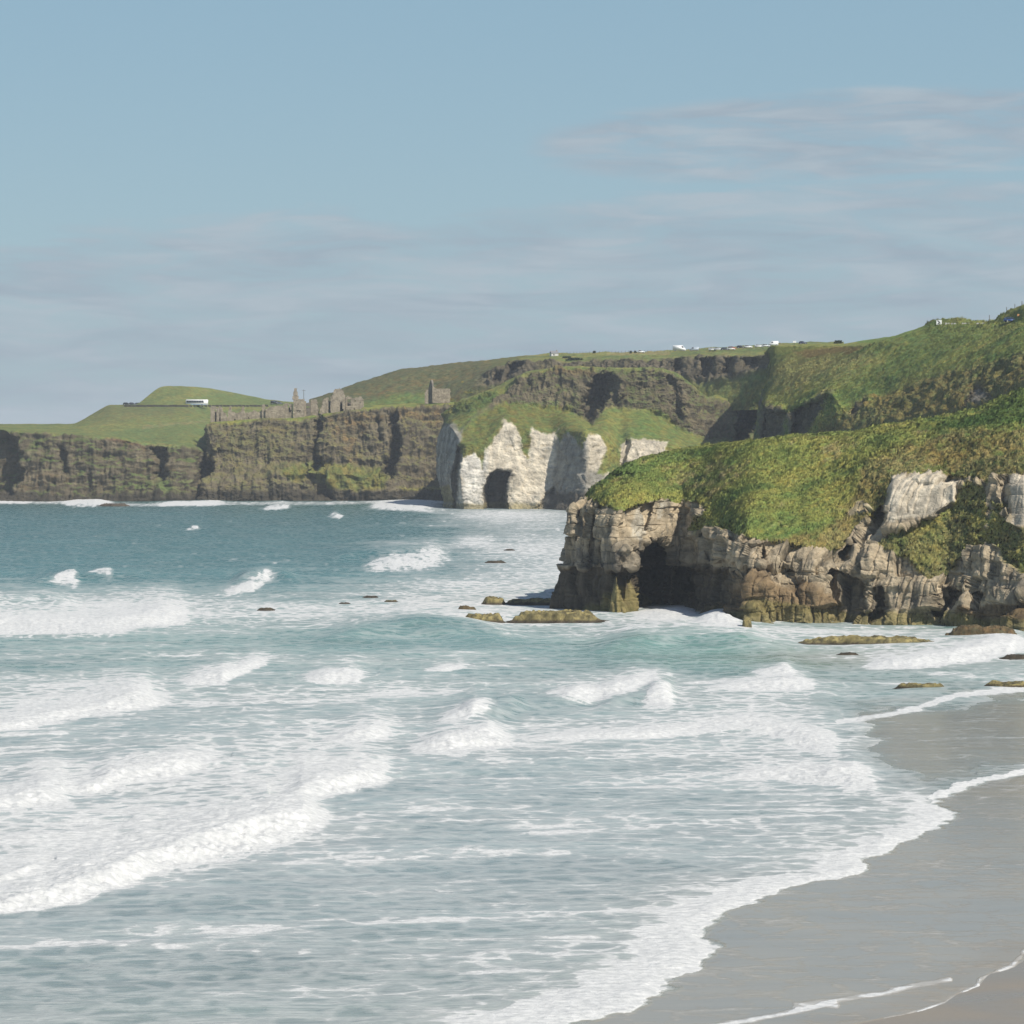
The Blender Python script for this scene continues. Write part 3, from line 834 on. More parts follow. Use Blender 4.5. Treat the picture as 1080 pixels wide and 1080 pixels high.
    rc = mixc(rc, [0.20, 0.19, 0.13], L.mask([(826, 438), (834, 432), (834, 464), (822, 466)], 2, 2) * 0.5)
    rc = mixc(rc, [0.3, 0.28, 0.24], L.mask([(1030, 410), (1040, 412), (1042, 420), (1030, 424)], 2, 2) * 0.5)
    c = mixc(g, rc, rock_m)
    L.build('hillside', MAT_MID, c, rock_m, 'long grassy hillside with brown bracken bank and dark rock faces at the right', 'hill')
    L.bank = bank; L.rock_m = rock_m; L.colr = c
    return L


# ------------------------------------------------ the near headland
def build_headland():
    d0 = [(500, seadist(641)), (583, seadist(641)), (650, seadist(646)), (720, seadist(643)), (787, seadist(656)), (1000, seadist(660)), (1080, seadist(667)), (1130, seadist(664)), (1260, seadist(640))]
    L = Land([
        [(520, 700, 665, 75), (555, 640, 665, 45), (583, 578, 655, -2), (720, 660, -2), (1000, 675, -2), (1260, 710, -2)],
        [(520, 700, 640, 75), (555, 640, 640, 40), (572, 592, 640, 12), (583, 580.5, 640, 0), (625, 643, 0), (650, 646, -1), (680, 645, 1), (720, 642, 3), (760, 644, 1), (787, 657, 0), (819, 660, 0), (875, 660, 0), (916, 657.5, 0), (1000, 660, 0), (1080, 668, 0), (1260, 690, 0)],
        [(520, 700, 603, 75), (555, 640, 603, 40), (572, 598, 602, 12), (583, 592.5, 602, 2.4), (640, 602, 2.2), (680, 604, 3), (720, 604, 6), (760, 606, 6), (776, 606, 2.5), (819, 624, 2.0), (860, 622, 2.0), (876, 628, 4), (916, 622, 3), (985, 628, 2.5), (1040, 637, 3), (1080, 640, 3), (1260, 655, 3)],
        [(520, 700, 600, 75), (555, 640, 600, 40), (572, 596, 599, 11), (583, 590.3, 598, 0.6), (640, 599, 0.6), (680, 600, 2), (720, 600, 5), (760, 600, 4), (776, 601, 3.5), (819, 618, 4.0), (860, 617, 4.0), (876, 622, 4.5), (916, 617, 2.5), (985, 623, 2), (1040, 632, 3), (1080, 635, 3), (1260, 650, 3)],
        [(520, 700, 572, 76), (555, 640, 571, 41), (572, 600, 571, 13), (583, 594.5, 570.5, 1.6), (640, 570, 1.4), (680, 569, 2), (720, 572, 5), (760, 581, 4), (776, 583, 4), (819, 592, 5), (860, 596, 5), (885, 598, 7), (916, 590, 5), (985, 596, 5), (1040, 605, 7), (1080, 608, 7), (1260, 620, 7)],
        [(520, 700, 548, 78), (555, 640, 547, 44), (572, 606, 545, 16), (583, 599, 543.5, 4), (600, 608, 537, 5), (618, 620, 531, 6), (642, 534, 5), (654, 538, 4), (677, 531, 5), (700, 527, 7), (720, 529, 8), (737, 527, 9), (746, 546, 8), (759, 560, 7), (803, 569, 8), (844, 575, 8), (885, 579, 10), (900, 566, 14), (929, 540, 16), (941, 520, 16), (992, 512, 16), (1017, 512, 17), (1064, 512, 17), (1080, 512, 17), (1260, 505, 17)],
        [(520, 700, 545, 80), (555, 640, 542, 47), (572, 610, 540, 20), (583, 606, 537, 9), (600, 612, 532, 10), (618, 620, 522, 10), (642, 520, 10), (660, 514, 12), (700, 508, 16), (740, 512, 19), (800, 535, 18), (844, 538, 20), (885, 530, 21), (905, 508, 25), (929, 496, 25), (941, 497, 22), (992, 494, 22), (1017, 494, 23), (1064, 490, 23), (1080, 488, 24), (1260, 470, 24)],
        [(520, 700, 543, 82), (555, 640, 540, 49), (572, 612, 538, 22), (583, 609, 534.5, 12), (600, 615, 529, 13), (618, 621, 517, 14), (632, 633, 509, 16), (649, 495.5, 24), (668, 486.5, 30), (720, 476, 42), (770, 470, 50), (800, 468, 52), (851, 464, 55), (900, 462, 50), (930, 462, 44), (950, 462, 40), (988, 458, 38), (1020, 456, 38), (1049, 452, 40), (1080, 446, 42), (1260, 438, 42)],
        [(520, 700, 542, 84), (555, 640, 539, 52), (572, 614, 537, 25), (583, 611, 533, 15), (600, 617, 528, 16), (618, 622, 515.5, 18), (632, 634, 507, 22), (649, 493.5, 32), (668, 484.6, 40), (720, 473.2, 55), (770, 466.8, 66), (800, 464, 70), (851, 459, 78), (900, 455, 84), (950, 445, 88), (988, 440, 92), (1020, 433, 96), (1049, 423, 100), (1080, 404, 104), (1260, 378, 110)],
        [(520, 700, 580, 100), (583, 620, 570, 60), (650, 540, 110), (800, 500, 130), (1080, 450, 170), (1260, 380, 170)],
    ], d0, 525, 1250, 0.6, 0.5, 1.6, 0.7, soft=(5.1, 6.6, 13, 4))
    P = L.P
    # hollows, clefts and buttresses
    cave = [(671, 660), (673, 630), (669, 606), (672, 590), (676, 576), (684, 568), (697, 567), (706, 576), (709, 595), (707, 620), (709, 660)]
    L.push(cave, 20, 3.0, 1.2, 0.12)
    L.push([(722, 622), (726, 606), (734, 603), (734, 616), (726, 624)], 4, 2.0, 1.0)
    L.push([(708, 603), (740, 598), (776, 603), (772, 616), (768, 634), (740, 640), (708, 640)], 3.5, 4, 1.5)
    L.push([(736, 560), (756, 562), (757, 592), (738, 590)], 3.0, 3, 1.5)
    L.push([(804, 576), (812, 596), (836, 602), (836, 612), (815, 612), (804, 600)], 4.5, 3, 1.5)
    L.push([(878, 656), (872, 626), (866, 616), (878, 600), (897, 606), (912, 618), (914, 634), (908, 648), (900, 660)], 4.5, 4, 1.5)
    L.push([(914, 660), (924, 620), (930, 618), (938, 634), (942, 648), (936, 654)], 6.0, 2.5, 1.2)
    L.push([(983, 645), (985, 622), (1000, 620), (1030, 622), (1038, 628), (1030, 634), (1012, 638), (996, 648)], 8, 3, 1.5)
    L.push([(883, 592), (886, 583), (900, 565), (915, 548), (929, 533), (931, 545), (918, 560), (903, 576), (894, 590)], 7, 3.0, 1.0)
    L.push([(1070, 650), (1074, 630), (1100, 620), (1110, 660)], 5, 4, 1.5)
    L.push([(1010, 628), (1018, 606), (1024, 585), (1030, 580), (1032, 600), (1030, 622)], 3.0, 3, 1.0)
    L.push([(618, 576), (621, 545), (631, 530), (637, 534), (626, 552), (622, 600), (618, 600)], 2.2, 2.5, 1.0)
    L.push([(676, 562), (678, 536), (684, 530), (690, 530), (686, 545), (683, 562)], 2.4, 2.0, 0.7)
    L.push([(606, 570), (608, 545), (612, 545), (610, 570)], 1.2, 2.0, 0.7)
    L.push([(1054, 510), (1062, 500), (1066, 530), (1070, 552), (1058, 548)], 2.0, 3, 1.0)
    L.push([(646, 500), (669, 498), (668, 506), (648, 507)], 3, 2, 1)
    # buttresses standing proud
    L.push([(636, 650), (646, 606), (652, 606), (660, 650)], -3.5, 3, 0.6)
    L.push([(655, 650), (657, 608), (664, 608), (680, 636), (680, 650)], -2.5, 3, 0.6)
    L.push([(648, 600), (650, 578), (660, 572), (672, 585), (674, 596), (664, 603)], -3.5, 5, 0.8)
    L.push([(775, 665), (774, 606), (804, 604), (814, 622), (819, 665)], -4.0, 4, 1.0)
    L.push([(737, 665), (745, 642), (775, 632), (800, 634), (815, 665)], -3, 4, 1.5)
    L.push([(756, 592), (758, 566), (802, 570), (804, 596), (795, 602)], -3.0, 4, 1.0)
    L.push([(935, 560), (928, 545), (940, 503), (990, 500), (1008, 510), (1008, 530), (985, 545), (950, 560)], -2.5, 5, 1.0)
    N = L.normals()
    x, y, z = P[..., 0], P[..., 1], P[..., 2]
    # --- grass cover
    gm_main = L.mask([(560, 470), (619, 470), (618, 517), (622, 526), (642, 533), (650, 539), (660, 538), (677, 531), (700, 526), (712, 530), (720, 530), (737, 527), (745, 536), (738, 548), (727, 557), (733, 562), (748, 556), (762, 558),
                       (780, 564), (803, 570), (844, 576), (885, 580), (888, 580), (904, 562), (928, 535), (941, 501), (992, 498), (1014, 503), (1040, 508), (1064, 498), (1090, 494), (1270, 470), (1270, 250), (560, 400)], 1.0, 1.8, 0.16, 0, 2.2)
    gm2 = L.mask([(925, 574), (938, 566), (950, 556), (985, 547), (1004, 534), (1010, 520), (1020, 508), (1036, 512), (1040, 530), (1042, 552), (1036, 566), (1024, 578), (1012, 590), (998, 607), (979, 613), (966, 600), (958, 586), (940, 582)], 1.2, 2.5, 0.14, 5, 2.0)
    gm3 = L.mask([(1044, 556), (1046, 530), (1058, 532), (1064, 552), (1082, 560), (1110, 560), (1110, 610), (1080, 606), (1060, 592), (1050, 575), (1030, 572)], 1.2, 2.5, 0.14, 8, 2.0)
    gm4 = L.mask([(1120, 520), (1180, 510), (1230, 560), (1180, 610), (1130, 590)], 2, 4, 0.1, 2, 2)
    gm = np.maximum.reduce([gm_main, gm2, gm3, gm4])
    notgrass = L.mask([(893, 542), (904, 530), (912, 529), (912, 542), (900, 545)], 1.5, 2.5, 0.2, 4, 2) * 0.8
    gm = gm * (1 - notgrass)
    gm = gm * (1 - L.mask([(888, 584), (885, 580), (898, 564), (915, 546), (930, 532), (933, 545), (905, 578)], 1.0, 1.0))
    rockm = 1 - gm
    # --- relief
    wz = fbm(x / 12, y / 14, z / 10, 3)
    f1, f2, cid = worley(x / 4.2 + 0.9 * wz, y / 9.0, z / 8.0 + 0.5 * wz)
    g1, g2, cid2 = worley(x / 2.4 + 0.5 * wz, y / 3.5, z / 0.9 + 0.4 * wz)
    crack = 1 - sst(f2 - f1, 0.0, 0.10)
    crack2 = 1 - sst(g2 - g1, 0.0, 0.10)
    fis = ridged(x / 3.4, y / 7, z / 15, 3)
    led = pn(x / 18, y / 18, (z + 0.4 * wz) / 1.7)
    def slabs(wd, sh, amp, sd_):
        tier = np.floor((z - 8.4 + 0.5 * wz) / 5.6)
        q = (x * 0.85 - y * 0.53) / wd + sh * wz + 0.37 * tier + 0.12 * (z / 6)
        i0 = np.floor(q); fr = q - i0
        h0 = _rnd[(i0.astype(int) * 7 + tier.astype(int) * 13 + sd_) & 255]
        h1 = _rnd[(i0.astype(int) * 11 + tier.astype(int) * 5 + sd_ + 60) & 255]
        edge = sst(np.minimum(fr, 1 - fr), 0.0, 0.10)
        return amp * ((h0 - 0.5) * 1.1 + (fr - 0.5) * (h1 - 0.35) * 2.2 - 0.45 * (1 - edge))
    slab = slabs(6.5, 0.45, 1.9, 3) + slabs(2.4, 0.5, 0.75, 31)
    # jointed beds: offset blocks with open joints
    wj = fbm(x / 2.5, y / 3.5, z / 2.5, 2)
    bz = (z + 0.55 * wz + 0.10 * wj) / 2.3
    bi = np.floor(bz); bf = bz - bi
    qx = (x * 0.85 - y * 0.53) / 3.1 + 0.35 * wz + 0.07 * wj + 0.43 * bi
    qi = np.floor(qx); qf = qx - qi
    hb = _rnd[(qi.astype(int) * 17 + bi.astype(int) * 29 + 5) & 255]
    hk = _rnd[(qi.astype(int) * 31 + bi.astype(int) * 11 + 90) & 255]
    joint = np.maximum((1 - sst(np.minimum(bf, 1 - bf) * 2.3, 0.02, 0.20)) * 0.8, (1 - sst(np.minimum(qf, 1 - qf) * 3.1, 0.02, 0.20)) * hk)
    slab = slab + 0.75 * (hb - 0.5) + 0.35 * (hk - 0.5) * (qf - 0.5) - 0.34 * joint * sst(fbm(x / 5, y / 5, z / 5, 2), -0.5, 0.3)
    slab = blur(blur(slab, 0.4, 1), 0.4, 0)
    smooth_k = 1 - 0.65 * np.maximum(L.mask([(930, 556), (934, 500), (992, 496), (1014, 506), (1008, 535), (985, 548)], 5, 2), L.mask([(1058, 496), (1090, 494), (1090, 558), (1068, 556)], 4, 2))
    dsp = rockm * smooth_k * (slab + 0.35 * (cid - 0.5) - 0.12 * crack + 0.12 * (cid2 - 0.5) + 0.5 * (fis - 0.6) + 0.7 * fbm(x / 9, y / 10, z / 9, 3) + 0.25 * led + 0.22 * fbm(x / 1.5, y / 2, z / 1.2, 4, 0.62))
    low = 1 - sst(z, 7.4, 8.6)
    rock_l = 1 - sst(L.X, 660, 700)
    dsp *= (1 - 0.45 * low * rock_l)
    slope = sst(L.lev, 5.2, 6.2)
    tus = fbm(x / 1.6, y / 2.2, z / 1.4, 3, 0.6)
    bq = sst(L.X, 885, 930)
    dsp += gm * (0.55 * fbm(x / 9, y / 12, z / 7, 4) + 0.42 * tus + bq * 0.9 * fbm(x / 4, y / 5, z / 3, 4, 0.6))
    dsp *= sst(L.lev, 0.3, 0.9)
    L.P = P + N * dsp[..., None]
    # shaggy turf lip hanging over the rock
    P = L.P
    lip = gm * (1 - slope) * 0.5
    L.P[..., 1] -= lip
    # --- colours
    n1 = fbm(x / 12, y / 14, z / 9, 4); n2 = fbm(x / 3, y / 4, z / 2.6, 4, 0.6); n3 = fbm(x / 1.1, y / 1.4, z / 1.0, 3, 0.6)
    streak = fbm(x / 1.1, y / 2.2, z / 9, 4, 0.6)
    rc = mixc(np.broadcast_to(CHALK_N * np.array([1.06, 1.0, 0.93]), P.shape), [0.24, 0.20, 0.14], 0.35 + 0.6 * n1 + 0.7 * n2)
    rc = mixc(rc, [0.30, 0.25, 0.165], sst(n2 - 0.5 * n1, 0.1, 0.7) * 0.6)
    rc = mixc(rc, [0.095, 0.09, 0.078], sst(streak + 0.3 * n2, 0.15, 0.6) * 0.65)
    rc = mixc(rc, [0.60, 0.53, 0.41], L.mask([(936, 552), (938, 503), (990, 499), (1010, 506), (1006, 530), (990, 538), (960, 546)], 3, 3) * 0.8)
    rc = mixc(rc, [0.24, 0.215, 0.165], L.mask([(944, 538), (960, 536), (990, 535), (992, 542), (970, 543), (946, 545)], 1.5, 2) * 0.7)
    rc = mixc(rc, [0.50, 0.45, 0.36], L.mask([(1062, 500), (1085, 497), (1085, 556), (1070, 553)], 2, 2) * 0.6)
    rc = mixc(rc, [0.50, 0.46, 0.37], (L.mask([(664, 568), (670, 545), (676, 530), (680, 548), (681, 563), (672, 570)], 1.2, 1) + L.mask([(692, 548), (697, 530), (703, 526), (698, 546)], 1.2, 1)) * 0.6)  # sunlit facets of the ribs painted paler
    lft = 1 - sst(L.X, 700, 760)
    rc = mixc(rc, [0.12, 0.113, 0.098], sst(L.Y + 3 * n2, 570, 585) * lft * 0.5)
    rc = mixc(rc, WET_AND_SHADE * 1.25, sst(L.Y + 1.0 * n2, 597, 602) * lft * 0.92)
    rc = mixc(rc, WET_AND_SHADE * 1.1, L.mask(cave, 2, 2) * 0.9)  # cave shade painted into the rock colour
    rc = mixc(rc, WET_AND_SHADE * 1.25, L.mask([(706, 600), (738, 594), (776, 602), (772, 618), (770, 636), (740, 645), (704, 645)], 3, 3) * 0.85)  # shadow under the overhang painted into the rock colour
    rc = mixc(rc, BROWN * 1.25, L.mask([(773, 606), (803, 604), (815, 620), (850, 612), (868, 626), (876, 630), (876, 650), (800, 648), (745, 648), (752, 636), (770, 632)], 4, 4) * 0.8)
    rc = mixc(rc, BROWN * 0.9, L.mask([(1005, 656), (1012, 644), (1040, 637), (1095, 640), (1095, 660), (1010, 660)], 2, 3) * 0.9)
    rc = mixc(rc, WET_AND_SHADE * 1.3, L.mask([(876, 640), (872, 618), (886, 604), (912, 616), (914, 640), (900, 652)], 4, 3) * 0.6)  # shade in the recess painted as darker rock
    al = sst(L.Y + 3.5 * n2 + 2 * n1 - np.interp(L.X, [580, 630, 650, 680, 700, 770, 790, 830, 880, 900, 1000, 1080], [650, 636, 614, 628, 650, 650, 628, 634, 642, 644, 645, 655]), -2, 5)
    rc = mixc(rc, mixc(np.broadcast_to(ALGAE, P.shape), [0.11, 0.10, 0.03], 0.4 + 0.9 * n3), al * 0.85)
    rc = mixc(rc, ALGAE * 1.15, (L.mask([(638, 648), (648, 607), (653, 607), (651, 648)], 1.5, 1) + L.mask([(668, 642), (660, 608), (665, 608), (680, 640)], 1.5, 1)) * 0.7)
    g = grass_col(P, 1.25)
    g = mixc(g, GRASS_G * 1.05, L.mask([(660, 490), (720, 480), (735, 478), (690, 492), (668, 505), (655, 510)], 3, 4) * 0.5)
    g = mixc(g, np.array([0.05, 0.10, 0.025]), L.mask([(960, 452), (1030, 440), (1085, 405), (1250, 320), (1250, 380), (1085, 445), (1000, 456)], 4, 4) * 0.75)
    g = mixc(g, DRY, L.mask([(700, 512), (716, 498), (750, 490), (790, 495), (770, 506), (730, 515)], 4, 5) * sst(n2, -0.3, 0.4) * 0.8)
    br = mixc(np.broadcast_to(BRACKEN * 1.15, P.shape), DRY, 0.35 + 0.8 * n1)
    br = mixc(br, GRASS_D * 1.5, sst(-n2 - 0.4 * n3, -0.05, 0.6) * 0.8)
    brm = L.mask([(905, 500), (912, 490), (945, 472), (1000, 456), (1080, 452), (1260, 425), (1260, 480), (1080, 505), (1040, 512), (935, 512), (925, 535), (900, 565), (886, 590), (800, 572), (870, 560), (892, 540), (905, 515)], 4, 5)
    g = mixc(g, br, brm * 0.62)
    gp = mixc(np.broadcast_to(HEATH * 1.25, P.shape), GRASS_Y, 0.4 + 0.7 * n1)
    gp = mixc(gp, GRASS_D, sst(-n2, 0.1, 0.7) * 0.7)
    g = mixc(g, gp, np.maximum(gm2, gm3) * 0.85)
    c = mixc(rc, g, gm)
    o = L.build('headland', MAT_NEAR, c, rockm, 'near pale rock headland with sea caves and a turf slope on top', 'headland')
    L.gm = gm; L.gcol = g; L.brm = brm
    return L


FAR_LEFT = build_far_left()
PLATEAU = build_plateau()
BLUFF = build_bluff()
CHALKL = build_chalk()
HILL = build_hillside()
HEAD = build_headland()


# ------------------------------------------------ sea, surf and beach
def P2(pts):
    return [tuple(float(q) for q in wpos(x, y, seadist(y))[:2]) for x, y in pts]


# edges on the sand as seen from the road: the main foam front, then the outer film of the backwash
FOAM_FRONT = [(1150, 800), (1080, 817), (1039, 825), (1015, 834), (986, 846), (1003, 856), (1005, 861), (990, 873), (970, 882), (950, 890), (935, 900), (917, 905), (909, 919),
              (868, 929), (819, 939), (795, 952), (775, 958), (758, 966), (748, 976), (740, 986), (752, 998), (748, 1011), (730, 1023), (713, 1031), (705, 1047), (681, 1060), (660, 1066), (640, 1074), (610, 1082), (560, 1110), (480, 1200)]
FILM_EDGE = [(1400, 962), (1180, 985), (1100, 1000), (1068, 1019), (1035, 1033), (1033, 1040), (998, 1058), (958, 1070), (933, 1075), (890, 1083), (800, 1110), (700, 1200)]
SEA_FAR = [(-400, 1250), (-400, 470), (1400, 470), (1400, 700)]
W_FOAM = P2(FOAM_FRONT + [(-500, 1200), (-500, 480), (1500, 480), (1500, 740), (1200, 770)])
W_FILM = P2(FILM_EDGE + [(-500, 1200), (-500, 480), (1500, 480), (1500, 900)])

# breakers: crest line, line where the white front meets the water, length of the foam left behind
BREAKERS = [
    ([(-60, 965), (0, 950), (50, 940), (100, 920), (150, 901), (200, 885), (240, 872), (280, 862), (320, 854), (345, 858), (358, 866)],
     [(-60, 985), (0, 967), (40, 963), (100, 946), (165, 923), (210, 911), (260, 900), (320, 881), (345, 875), (358, 869)], 70),
    ([(285, 842), (320, 828), (350, 820), (380, 812), (408, 808), (421, 815)], [(285, 847), (300, 848), (335, 846), (370, 836), (408, 825), (421, 818)], 26),
    ([(15, 831), (45, 828), (95, 826), (115, 815), (145, 808), (185, 804), (220, 799), (242, 801)], [(15, 836), (60, 837), (100, 836), (150, 827), (185, 822), (220, 810), (242, 804)], 16),
    ([(-40, 852), (0, 845), (40, 835), (65, 833), (86, 846)], [(-40, 866), (0, 858), (50, 855), (70, 853), (86, 848)], 25),
    ([(-20, 932), (0, 927), (25, 918), (45, 911), (58, 910)], [(-20, 938), (0, 934), (25, 927), (45, 919), (58, 912)], 10),
    ([(-60, 775), (0, 764), (65, 750), (100, 742), (135, 732), (155, 729), (181, 738)], [(-60, 785), (0, 774), (50, 767), (90, 757), (130, 752), (155, 747), (181, 740)], 24),
    ([(180, 717), (225, 710), (250, 705), (270, 697), (298, 691)], [(180, 720), (200, 723), (235, 723), (250, 713), (270, 705), (298, 695)], 12),
    ([(312, 714), (335, 711), (360, 709), (380, 707), (397, 710)], [(312, 718), (320, 721), (345, 721), (375, 720), (397, 714)], 5),
    ([(445, 707), (470, 704), (496, 701)], [(445, 709), (470, 708), (496, 704)], 4),
    ([(455, 764), (480, 755), (500, 747), (512, 744), (524, 750)], [(455, 766), (480, 765), (500, 763), (512, 760), (524, 754)], 5),
    ([(330, 782), (370, 775), (400, 766), (418, 764), (427, 770)], [(330, 786), (370, 786), (400, 782), (418, 776), (427, 772)], 7),
    ([(425, 788), (440, 785), (470, 777), (500, 771), (515, 768), (540, 774), (552, 779)], [(425, 793), (440, 796), (475, 796), (500, 793), (520, 790), (540, 787), (552, 782)], 4),
    ([(-60, 655), (0, 652), (60, 654), (100, 655), (140, 650), (170, 643), (195, 642), (210, 650)], [(-60, 670), (0, 669), (65, 669), (110, 668), (150, 663), (190, 657), (210, 653)], 26),
    ([(225, 627), (250, 620), (266, 614), (280, 608.5), (292, 609), (300, 613)], [(225, 628), (250, 627), (266, 624), (280, 616), (292, 613.5), (300, 614)], 6),
    ([(372, 600), (390, 594), (410, 590), (440, 588), (460, 582), (470, 583), (482, 588)], [(372, 602), (390, 602), (410, 602), (440, 600), (460, 598), (482, 592)], 10),
    ([(48, 616), (60, 613.5), (70, 610), (79, 607.5), (88, 614)], [(48, 616.8), (60, 617), (72, 618.5), (80, 619), (88, 617.5)], 2),
    ([(86, 609.8), (98, 608), (110, 605), (117, 605), (124, 610)], [(86, 610.5), (98, 610.6), (110, 612), (117, 613), (124, 612)], 2),
    ([(193, 558.2), (203, 556), (208, 555.6), (214, 558)], [(193, 559), (205, 559), (214, 559)], 1),
    ([(344, 545), (354, 542), (364, 545)], [(344, 547), (354, 547.5), (364, 547)], 2),
    ([(570, 735), (600, 732), (630, 728), (655, 721), (680, 715), (695, 713), (708, 719)], [(570, 738), (600, 742), (640, 739), (670, 733), (695, 726), (708, 722)], 14),
    ([(785, 711), (810, 708), (830, 704), (838, 706), (847, 712)], [(785, 713), (810, 715), (830, 716), (847, 715)], 5),
    ([(740, 726), (770, 721), (810, 719), (845, 716), (860, 718), (872, 723)], [(740, 729), (770, 728), (810, 729), (845, 728), (872, 725)], 3),
    ([(672, 742), (690, 733), (705, 729), (715, 734)], [(672, 746), (690, 747), (705, 747), (715, 742)], 5),
    ([(540, 781), (600, 776), (680, 771), (740, 763), (790, 758), (810, 762), (850, 770), (880, 772), (894, 781)], [(540, 784), (600, 781), (680, 779), (740, 773), (790, 770), (820, 778), (850, 790), (880, 800), (894, 790)], 8),
    ([(760, 818), (815, 812), (868, 809), (900, 806), (920, 809), (932, 823)], [(760, 822), (815, 822), (868, 828), (900, 833), (920, 834), (932, 830)], 10),
    ([(900, 702), (925, 698), (960, 694), (1006, 686), (1031, 680), (1050, 674), (1070, 673), (1100, 676)], [(900, 705), (925, 706), (960, 706), (1006, 700), (1031, 696), (1050, 692), (1080, 686), (1100, 682)], 5),
    ([(725, 660), (750, 650), (768, 645), (784, 650)], [(725, 664), (750, 667), (768, 667), (784, 664)], 3),
    ([(660, 646), (700, 645), (725, 641), (742, 637)], [(660, 652), (700, 655), (725, 655), (742, 652)], 3),
    ([(-30, 524), (0, 525), (20, 521), (45, 525)], [(-30, 530), (0, 531), (20, 531), (45, 530)], 0),
    ([(55, 528), (75, 527), (100, 526), (130, 530)], [(55, 532), (75, 534), (100, 534), (130, 533)], 0),
    ([(150, 531), (170, 530), (200, 530), (234, 528), (250, 531)], [(150, 533), (170, 534), (200, 534), (234, 534), (250, 533)], 0),
    ([(272, 536), (295, 533), (312, 533)], [(272, 538), (295, 538), (312, 536)], 1),
    ([(375, 536), (400, 532), (440, 531), (470, 531)], [(375, 538), (400, 537), (440, 539), (470, 541)], 2),
]
# unbroken green swells: crest line and height in metres
SWELLS = [([(610, 682), (660, 672), (720, 668), (790, 671), (840, 680)], 1.5, 11), ([(320, 668), (380, 662), (440, 656), (500, 655), (540, 662)], 1.3, 9),
          ([(-40, 636), (0, 632), (40, 630), (90, 634)], 1.3, 7), ([(240, 610), (262, 605), (285, 602), (320, 607)], 1.5, 5), ([(330, 588), (380, 582), (440, 580), (470, 578)], 1.2, 5),
          ([(500, 744), (560, 738), (600, 735), (640, 730)], 0.8, 10), ([(20, 612), (70, 606), (130, 604), (170, 608)], 1.4, 5), ([(400, 655), (480, 668), (560, 674)], 0.7, 8),
          ([(620, 742), (690, 728), (720, 726)], 0.8, 8), ([(480, 756), (560, 744)], 0.7, 8)]
FOAM_BLOBS = [(810, 734, 60, 7, .18), (545, 542, 75, 6, .42), (440, 536, 60, 4, .2), (703, 681, 14, 3, .32), (500, 569, 18, 5, .30), (505, 574, 26, 3, .2), (120, 648, 240, 20, .24), (400, 645, 200, 14, .27), (560, 615, 90, 40, .25), (560, 560, 90, 24, .26), (530, 546, 100, 8, .24), (600, 590, 60, 30, .25),
              (150, 640, 260, 12, .16), (330, 600, 200, 10, .10), (420, 615, 160, 12, .16), (480, 580, 120, 12, .20), (420, 555, 120, 6, .14), (100, 620, 160, 6, .10), (650, 745, 200, 22, .12), (330, 725, 330, 16, .08), (380, 572, 130, 7, .14), (300, 590, 150, 5, .10), (560, 580, 60, 8, .14), (700, 660, 90, 14, .36), (860, 672, 160, 12, .34), (1000, 690, 120, 14, .30), (80, 745, 150, 22, .20), (100, 725, 180, 10, .15), (150, 880, 230, 34, .24), (60, 900, 120, 40, .15),
              (250, 820, 170, 20, .18), (330, 790, 130, 16, .16), (520, 785, 100, 22, .15), (760, 785, 150, 18, .20), (820, 820, 120, 16, .16), (500, 700, 240, 10, .08),
              (740, 720, 130, 16, .16), (880, 880, 120, 40, .12), (650, 985, 120, 40, .12), (430, 532, 50, 6, .2), (690, 1050, 60, 40, .2), (300, 690, 280, 10, .10), (820, 745, 80, 20, .16),
              (60, 1000, 110, 7, .20), (230, 982, 110, 6, .20), (430, 972, 130, 5, .16), (560, 900, 220, 7, .10), (700, 860, 200, 14, .08), (560, 650, 80, 10, .2), (470, 630, 80, 20, .2),
              (520, 1012, 100, 7, .12), (560, 830, 240, 9, .08), (200, 1045, 200, 6, .06), (480, 1050, 160, 12, .07),
              (480, 880, 160, 20, -.09), (300, 1030, 300, 16, -.10), (160, 960, 120, 12, -.12), (720, 700, 170, 14, -.22), (420, 680, 160, 9, -.16), (200, 700, 180, 7, -.1), (470, 740, 70, 8, -.1), (900, 740, 90, 12, -.14)]


def sand_z(X, Y):
    s = poly_sd(X.astype(np.float32), Y.astype(np.float32), W_FILM)
    return np.where(s > 0, -s * 0.03, -s * 0.022) + 0.01


